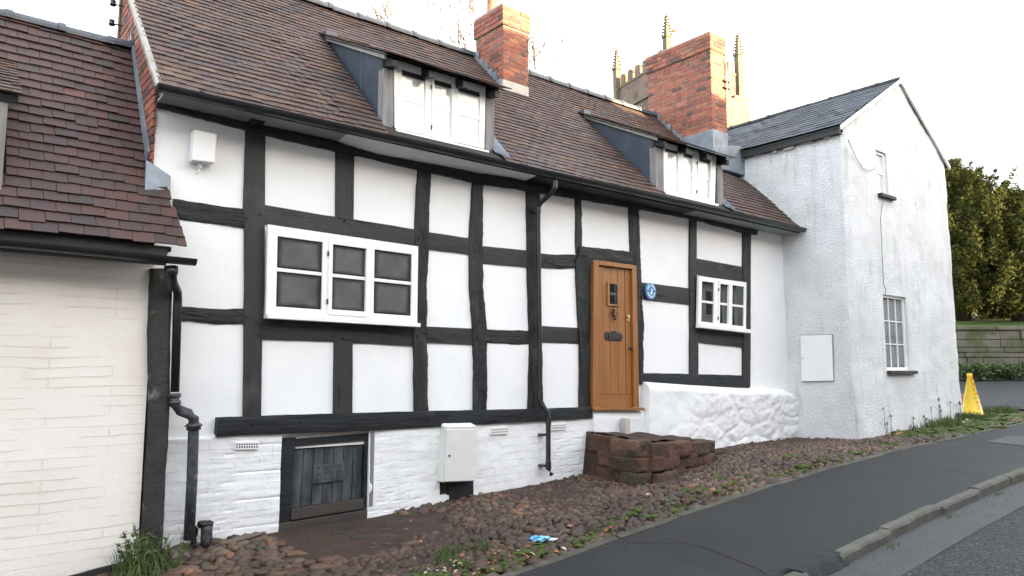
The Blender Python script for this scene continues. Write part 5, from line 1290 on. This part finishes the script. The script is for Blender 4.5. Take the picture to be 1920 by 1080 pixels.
def leaves(b, c, r, n, size, droop=.3, flat=.6, asp=2.2):
    for _ in range(n):
        while True:
            q_ = Vector((random.uniform(-1, 1), random.uniform(-1, 1), random.uniform(-1, 1)))
            if q_.length <= 1: break
        q_ = q_*(.55+.45*random.random())
        p_ = c+Vector((q_.x*r.x, q_.y*r.y, q_.z*r.z))
        d_ = Vector((random.uniform(-1, 1), random.uniform(-1, 1), random.uniform(-1, 1)+.25)).normalized()
        u_ = d_.cross(Vector((random.uniform(-1, 1), random.uniform(-1, 1), random.uniform(-1, 1)))).normalized()
        s_ = size*random.uniform(.6, 1.3)
        o = len(b.v); b.v += [tuple(p_-u_*s_*.5), tuple(p_+d_*s_*asp*.5-u_*s_*.2), tuple(p_+d_*s_*asp), tuple(p_+u_*s_*.5)]; b.f.append((o, o+1, o+2, o+3))
def yew_tree(name, base, top, rad, n, label, leafm='yew', seed=1, cat='tree', size=.055, lean=0, group=None, low=.12):
    random.seed(seed)
    T = thing(name, base, label, cat, group); H_ = top-base.z
    b = MB(); b.tube([base+Vector((0, 0, -.3)), base+Vector((.05, 0, H_*.25)), base+Vector((0, .1, H_*.55)), base+Vector((0, 0, H_*.85))], [.42, .34, .2, .06], 10)
    for k in range(14):
        an = random.random()*6.28; z0 = H_*random.uniform(.2, .7); L = rad*random.uniform(.5, .9)*(1-.5*z0/H_)
        b.tube([base+Vector((0, 0, z0)), base+Vector((math.cos(an)*L*.5, math.sin(an)*L*.5, z0+L*.3)), base+Vector((math.cos(an)*L, math.sin(an)*L, z0+L*.45))], [.12, .07, .03], 6)
    b.build('trunk', 'bark', T, smooth=True)
    b = MB()
    lobes = []
    for k in range(n):
        t = random.random()**.85; an = random.random()*6.28
        prof = (1-max(0, (t-.30)/.70)**1.7)*min(1, .75+t*1.1)
        rr = rad*prof*random.choice((.45, .75, .95, 1.0))*(1+.30*nz(math.cos(an)*2, math.sin(an)*2, t*4+seed, 1))
        c = base+Vector((math.cos(an)*rr, math.sin(an)*rr, lerp(H_*low, H_*.93, t)))
        L = random.uniform(.7, 1.5)*(.7 if t > .8 else 1); ax = Vector((math.cos(an)*.55, math.sin(an)*.55, 1)).normalized()
        lobes.append((c, ax, L))
    for k in range(70 if low < .1 else 0):
        an = random.random()*6.28; rr = rad*random.uniform(.35, .95); lobes.append((base+Vector((math.cos(an)*rr, math.sin(an)*rr, H_*low+random.uniform(.1, 1.0))), Vector((math.cos(an)*.9, math.sin(an)*.9, .3)).normalized(), random.uniform(.6, 1.1)))
    for c, ax, L in lobes:                        # each lobe an upswept plume that narrows to its tip
        for m_ in range(5):
            f_ = m_/4; cc = c+ax*L*.8*f_; rr = .46*(1-.72*f_)
            leaves(b, cc, Vector((rr, rr, rr*.9)), int(95*(1-.6*f_)), size, asp=2.6)
    b.build('crown', leafm, T, fix=False)
    return T
q_ = CAM+ray(1800, 560)*34; q_.z = lawnz(q_)-.1
yew_tree('yew_tree', q_, 9.6, 4.2, 470, 'tall golden-lit yew tree rising behind the white gable at the right', seed=5, low=.02)
q_ = CAM+ray(1912, 560)*33; q_.z = lawnz(q_)-.1
yew_tree('yew_tree', q_, 8.0, 3.6, 330, 'broad yew tree with dark bare trunk at the right edge of the photo', seed=9, low=.15)
random.seed(4)
# red building behind the yews
q_ = CAM+ray(1850, 570)*50; RB = thing('sandstone_building', (q_.x, q_.y, 3), 'low red sandstone building glimpsed beneath the yew branches', 'building')
a, c = CAM+ray(1700, 700)*50, CAM+ray(2050, 700)*50; u_ = (c-a).normalized(); k_ = Vector((-u_.y, u_.x, 0)); 
if k_.dot(CAM-a) > 0: k_ = -k_
b = MB(); zb_, zt_ = 2.0, 6.2
b.hexa([a+k_*5+Vector((0, 0, zb_)), c+k_*5+Vector((0, 0, zb_)), c+k_*5+Vector((0, 0, zt_)), a+k_*5+Vector((0, 0, zt_)), a+Vector((0, 0, zb_)), c+Vector((0, 0, zb_)), c+Vector((0, 0, zt_)), a+Vector((0, 0, zt_))]); b.build('wall', 'red_wall', RB)
b = MB()
for s in (1.5, 4.5, 7.4, 10.4):
    w_ = a+u_*s; b.hexa([w_+Vector((0, 0, 3.2)), w_+u_*.7+Vector((0, 0, 3.2)), w_+u_*.7+Vector((0, 0, 5.2)), w_+Vector((0, 0, 5.2))]+[p_-k_*.05 for p_ in (w_+Vector((0, 0, 3.2)), w_+u_*.7+Vector((0, 0, 3.2)), w_+u_*.7+Vector((0, 0, 5.2)), w_+Vector((0, 0, 5.2)))])
b.build('window_glass', 'pane_clear', RB)
b = MB(); b.hexa([a+k_*2.5+Vector((0, 0, 8)), c+k_*2.5+Vector((0, 0, 8)), c+k_*2.5+Vector((0, 0, 8.1)), a+k_*2.5+Vector((0, 0, 8.1)), a-k_*.3+Vector((0, 0, 6.1)), c-k_*.3+Vector((0, 0, 6.1)), c-k_*.3+Vector((0, 0, 6.2)), a-k_*.3+Vector((0, 0, 6.2))]); b.build('roof', 'tile', RB)

# warning cone
p0 = onP(1823, 776, (0, 0, gz(17.3, -.9)), (0, 0, 1)); p0.z = gz(p0.x, p0.y)+.03
CN = thing('warning_cone', p0, 'tall yellow plastic warning cone with red printing on the grass beside the white gable', 'cone')
hC = .80; b = MB(); n = 28; prof = [(0, .20), (.03, .20), (.035, .185), (.35, .125), (hC*.9, .045), (hC*.93, .05), (hC, .045), (hC, .02)]
for (h, r) in prof: b.v += [(p0.x+r*math.cos(2*math.pi*k/n), p0.y+r*math.sin(2*math.pi*k/n), p0.z+h) for k in range(n)]
for i in range(len(prof)-1):
    for k in range(n): b.f.append((i*n+k, i*n+(k+1) % n, (i+1)*n+(k+1) % n, (i+1)*n+k))
b.f.append(tuple((len(prof)-1)*n+k for k in range(n))); b.build('cone_body', 'cone_yellow', CN, smooth=True)
cdir = (CAM-p0); cdir.z = 0; cdir.normalize(); an0 = math.atan2(cdir.y, cdir.x)+.75
def cone_letter(i, n=7):
    h = lerp(.68, .14, i/(n-1)); r = lerp(.185, .045, h/(hC*.9))+.006; c = Vector((p0.x+r*math.cos(an0), p0.y+r*math.sin(an0), p0.z+h))
    return Matrix.Translation(c) @ Matrix.Rotation(an0+math.pi/2, 4, 'Z') @ Matrix.Rotation(math.pi/2-.17, 4, 'X') @ Matrix.Rotation(-math.pi/2, 4, 'Z')
text_mesh('CAUTION', .10, 'red_print', CN, cone_letter)
# clay block beside the cone
q_ = onP(1801, 772, (0, 0, p0.z), (0, 0, 1)); b = MB(); b.box(q_.x-.14, q_.x+.10, q_.y-.08, q_.y+.10, gz(q_.x, q_.y)-.02, gz(q_.x, q_.y)+.34)
o = b.build('clay_block', 'terracotta', bevel=.015); tag(o, 'small upright block of reddish clay between the white gable and the yellow cone', 'clay block')

# bare trees behind the ridge
def bare_tree(base, H_, label, seed, spread=.52):
    random.seed(seed); T = thing('bare_tree', base, label, 'tree', 'bare trees beyond the ridge'); b = MB(); tr = MB()
    def grow(mb, p_, d_, L, r, lv):
        q_ = p_+d_*L; mid = p_+d_*L*.5+Vector((random.uniform(-1, 1), random.uniform(-1, 1), random.uniform(-1, 1)))*L*.06
        mb.tube([p_, mid, q_], [r, r*.85, r*.68], 5 if lv > 1 else 7, cap=False)
        if lv >= 6: return
        for k in range(2 if lv < 2 else random.choice((2, 3))):
            nd = (d_+Vector((random.uniform(-1, 1), random.uniform(-1, 1), random.uniform(-.35, .7)))*spread).normalized()
            grow(b if lv > 0 else mb, q_, nd, L*random.uniform(.66, .84), max(.017, r*.62), lv+1)
    grow(tr, base, Vector((0, 0, 1)), H_*.27, H_*.009, 0)
    tr.build('trunk', 'bark', T, smooth=True); b.build('crown', 'twig', T, fix=False)
for (u, v, w_, H_, lb) in [(795, 34, 30, 13.6, 'bare winter tree crown showing above the ridge left of the smaller chimney'), (872, 28, 26, 12.8, 'bare winter tree crown close to the left side of the smaller chimney'), (1003, 98, 34, 13.0, 'low bare winter tree crown just right of the smaller chimney')]:
    tp = CAM+ray(u, v)*w_; bare_tree(Vector((tp.x, tp.y, tp.z-H_*.93)), H_, lb, int(u))
random.seed(11)

# ================================================================== PLANTS AND LITTER
def blades(b, x, y, n, h, spread, w_=.006):
    for _ in range(n):
        an = random.random()*6.28; r = spread*math.sqrt(random.random()); bx, by = x+r*math.cos(an), y+r*math.sin(an); z = gz(bx, by)-.02
        hh = h*random.uniform(.5, 1.1); lx, ly = random.uniform(-.5, .5)*hh, random.uniform(-.5, .5)*hh; pw = Vector((math.cos(an+1.5), math.sin(an+1.5), 0))*w_
        p0_ = Vector((bx, by, z)); p1_ = p0_+Vector((lx*.35, ly*.35, hh*.6)); p2_ = p0_+Vector((lx, ly, hh))
        o = len(b.v); b.v += [tuple(p0_-pw), tuple(p0_+pw), tuple(p1_+pw*.8), tuple(p1_-pw*.8), tuple(p2_)]; b.f += [(o, o+1, o+2, o+3), (o+3, o+2, o+4)]
W = thing('weed_clump', (1.55, -.35, gz(1.55, -.35)), 'leafy green weeds growing at the foot of the tarred corner post', 'weeds')
b = MB()
for k in range(26):
    bx, by = random.uniform(1.38, 1.85), random.uniform(-.52, -.24); z = gz(bx, by); h = random.uniform(.10, .34) if bx > 1.45 else .12
    top = Vector((bx+random.uniform(-.08, .10), by+random.uniform(-.08, .05), z+h)); b.tube([(bx, by, z-.02), ((bx+top.x)/2+.01, by, z+h*.5), top], [.004, .003, .0015], 4)
    for m_ in range(14):
        t = random.random(); c = Vector((bx, by, z)).lerp(top, t); leaves(b, c, Vector((.02, .02, .02)), 3, .016, asp=2.6)
b.build('stems_and_leaves', 'grass', W, fix=False)
b = MB(); blades(b, 1.6, -.42, 160, .22, .24)
b.build('grass_blades', 'grass', W, fix=False)
b = MB()
for _ in range(46):
    x = random.uniform(2.4, 9.5); y = -2.25+abs(random.gauss(0, .18)); blades(b, x, y, random.randint(10, 34), .07, .06, .003)
for _ in range(70):
    x = random.uniform(12.2, 17); y = random.uniform(-2.15, -1.25); blades(b, x, y, 26, .06, .12, .004)
for _ in range(60):
    x = random.uniform(13.5, 18); y = random.uniform(-1.6, -1.15); blades(b, x, y, 24, .16, .10, .006)
for _ in range(12): blades(b, random.uniform(3.2, 4.2), random.uniform(-2.0, -1.5), 40, .09, .10, .003)
for xk in (6.6, 7.9, 9.1): 
    for _ in range(5): blades(b, xk+random.uniform(-.1, .1), -3.97, 14, .05, .05, .003)
tag(b.build('grass_tufts', 'grass', fix=False), kind='stuff')
b = MB()                                              # moss cushions
def mossy(x, y, r, h=.02):
    for _ in range(7): stone(b, x+random.gauss(0, r*.55), y+random.gauss(0, r*.35), gz(x, y)-.005+random.uniform(-.012, .012), r*random.uniform(.3, .6), r*random.uniform(.25, .45), h, random.random()*3, ICO2, .5)
for _ in range(60):
    x = random.uniform(2.5, 11.5); y = -2.2+abs(random.gauss(0, .25)); mossy(x, y, random.uniform(.05, .12))
for _ in range(120):
    x = random.uniform(12.3, 17.3); y = random.uniform(-2.2, -1.35); mossy(x, y, random.uniform(.10, .25), .018)
tag(b.build('moss', 'moss', smooth=True, fix=False), kind='stuff')
b = MB()
for _ in range(330):
    x = random.uniform(1.8, 12); y = random.uniform(-2.3, -.2) if random.random() < .35 else -2.2+abs(random.gauss(0, .3))
    if random.random() < .25: x, y = random.gauss(3.4, .5), random.gauss(-1.9, .15)
    if inpoly(x, y, STEP): continue
    z = gz(x, y)+random.uniform(.005, .03); s = random.uniform(.012, .034); an = random.random()*6.28
    u_ = Vector((math.cos(an), math.sin(an), random.uniform(-.4, .4)))*s; v_ = Vector((-math.sin(an), math.cos(an), random.uniform(-.4, .4)))*s*.6; c = Vector((x, y, z))
    o = len(b.v); b.v += [tuple(c-u_), tuple(c-v_+Vector((0, 0, .006))), tuple(c+u_), tuple(c+v_+Vector((0, 0, .008)))]; b.f += [(o, o+1, o+2), (o, o+2, o+3)]
for _ in range(50):
    x = random.uniform(12.2, 17); y = random.uniform(-1.6, -1.2); c = Vector((x, y, gz(x, y)+.03)); s = .05; an = random.random()*6
    u_ = Vector((math.cos(an), math.sin(an), .3))*s; v_ = Vector((-math.sin(an), math.cos(an), .2))*s*.6
    o = len(b.v); b.v += [tuple(c-u_), tuple(c-v_), tuple(c+u_), tuple(c+v_)]; b.f += [(o, o+1, o+2), (o, o+2, o+3)]
tag(b.build('fallen_leaves', 'leaf_litter', fix=False), kind='stuff')
# climbing stems on the gable foot
VS = thing('dead_climber', (13.0, GY-.06, gz(13, GY)), 'dead brown creeper stems clinging to the foot of the white gable', 'creeper')
b = MB()
for _ in range(16):
    x = random.uniform(12.1, 15.9); z = gz(x, GY)-.05; h = random.uniform(.10, .48); pts = [(x+.04*nz(x, k, 0, 3), GY-.065-.02*(k < 2), z+h*k/5) for k in range(6)]
    b.tube(pts, [.005, .005, .004, .004, .003, .002], 5)
    if random.random() < .7: leaves(b, Vector(pts[-1]), Vector((.03, .01, .04)), 14, .016)
b.build('stems', 'bark', VS, fix=False)
# shrubs along the retaining wall foot
for i, (u, v, lb) in enumerate([(1835, 690, 'low green shrub at the foot of the retaining wall right above the yellow cone'), (1900, 698, 'low dark green shrub at the foot of the retaining wall by the right edge')]):
    c = CAM+ray(u, v)*28.4; c.z = -.25
    T = thing('low_shrub', c, lb, 'shrub', 'shrubs at the retaining wall'); b = MB()
    for _ in range(40): leaves(b, c+Vector((random.uniform(-1.1, 1.1)*.8, -random.uniform(-.9, .9)*.6, random.uniform(.15, .5))), Vector((.25, .25, .18)), 34, .08)
    b.build('foliage', 'yew_dark', T, fix=False)
    b = MB(); b.tube([c, c+Vector((0, 0, .4))], .03, 6); b.build('stem', 'bark', T)
# blue litter
q_ = onP(1015, 1012, (0, 0, gz(4.4, -2.0)+.04), (0, 0, 1))
LT = thing('crumpled_wrapper', q_, 'crumpled blue plastic wrapper lying on the cobbles near the pavement', 'litter')
V, F = ico(3); b = MB()
for p_ in V:
    x, y, z = p_; k = 1+.55*nz(x, y, z, 3.2); t = (x+1)/2; b.v.append((q_.x+x*.085*k, q_.y-x*.03+y*.045*k*(1.2-t*.9), q_.z+.01+z*.03*k*(1.2-t*.8)))
b.f = F; b.build('wrapper', 'litter_blue', LT)
b = MB()
for p_ in V:
    x, y, z = p_; k = 1+.6*nz(x, y, z+9, 3.5); b.v.append((q_.x+.105+x*.045*k, q_.y-.045+y*.018*k, q_.z-.005+z*.012*k))
b.f = F; b.build('torn_end', 'litter_clear', LT)

# ================================================================== HOUSES ACROSS THE STREET (behind the camera)
def opp_house(x0, x1, wallm, label, timbered=False, ridge=7.4, eave=4.2, chim=True):
    T = thing('terraced_house', ((x0+x1)/2, -12.4, gz((x0+x1)/2, -12)), label, 'house', 'houses across the street'); yf, yb = -12.3, -18.3
    zb_ = gz(x0, -12)-.5
    b = MB(); b.box(x0, x1, yb, yf, zb_, eave); ym = (yf+yb)/2
    b.add([(x0, yf, eave), (x0, yb, eave), (x0, ym, ridge), (x1, yf, eave), (x1, yb, eave), (x1, ym, ridge)], [(0, 1, 2), (3, 5, 4)]); b.build('wall', wallm, T)
    b = MB()
    b.poly_extrude([(x0-.05, yf+.3, eave-.2), (x1+.05, yf+.3, eave-.2), (x1+.05, ym, ridge+.02), (x0-.05, ym, ridge+.02)], (0, 0, .12))
    b.poly_extrude([(x0-.05, yb-.3, eave-.2), (x1+.05, yb-.3, eave-.2), (x1+.05, ym, ridge+.02), (x0-.05, ym, ridge+.02)], (0, 0, .12)); b.build('roof', 'tile', T)
    n = max(2, int((x1-x0)/2.4))
    for k in range(n):
        xc = lerp(x0, x1, (k+.5)/n)
        for zz in ((.1, 1.3), (2.4, 3.5)):
            if k == 0 and zz[0] < 1: continue
            b = MB(); b.box(xc-.5, xc+.5, yf-.02, yf+.05, zz[0], zz[1]); wn = b.build('window', 'white_gloss', T)
            b = MB()
            for i in range(2):
                for j in range(2): b.box(xc-.44+i*.46, xc-.02+i*.46, yf+.052, yf+.056, lerp(zz[0], zz[1], j/2)+.05, lerp(zz[0], zz[1], (j+1)/2)-.04)
            b.build('panes', 'pane_clear', wn)
    xc = lerp(x0, x1, .5/n); b = MB(); b.box(xc-.45, xc+.45, yf-.02, yf+.06, gz(xc, -12)-.02, gz(xc, -12)+2.0); b.build('door', 'brown_wood', T)
    if timbered:
        b = MB()
        for k in range(int((x1-x0)/.9)+1): xx = x0+.1+k*.9; b.box(xx-.09, xx+.09, yf, yf+.04, zb_+.6, eave) if all(abs(xx-lerp(x0, x1, (j+.5)/n)) > .55 for j in range(n)) else None
        for zz in (1.75, 3.8): b.box(x0, x1, yf, yf+.045, zz, zz+.18)
        b.build('timber_frame', 'timber_v', T)
    if chim: b = MB(); b.box(x1-.9, x1-.3, ym-.4, ym+.4, ridge-.6, ridge+.3); b.build('chimney', 'opp_brick', T)
opp_house(-14, -5.2, 'opp_brick', 'red brick house across the street, first of the row facing the cream cottage', chim=False)
opp_house(-5, 6, 'opp_white', 'white black-timbered house across the street facing the cottage windows', timbered=True, chim=False)
opp_house(6.2, 16, 'opp_brick', 'red brick house across the street facing the oak door', chim=False, ridge=8.15, eave=4.6)
opp_house(16.2, 25, 'opp_white', 'white black-timbered house across the street facing the tall white gable', timbered=True, chim=False, ridge=7.9, eave=4.4)
opp_house(25.2, 46, 'opp_white', 'added low timbered house, unseen, shading the retaining wall from the far right end of the row', timbered=True, chim=False, ridge=6.0, eave=4.0)  # unseen house added to keep sun off the retaining wall and lawn
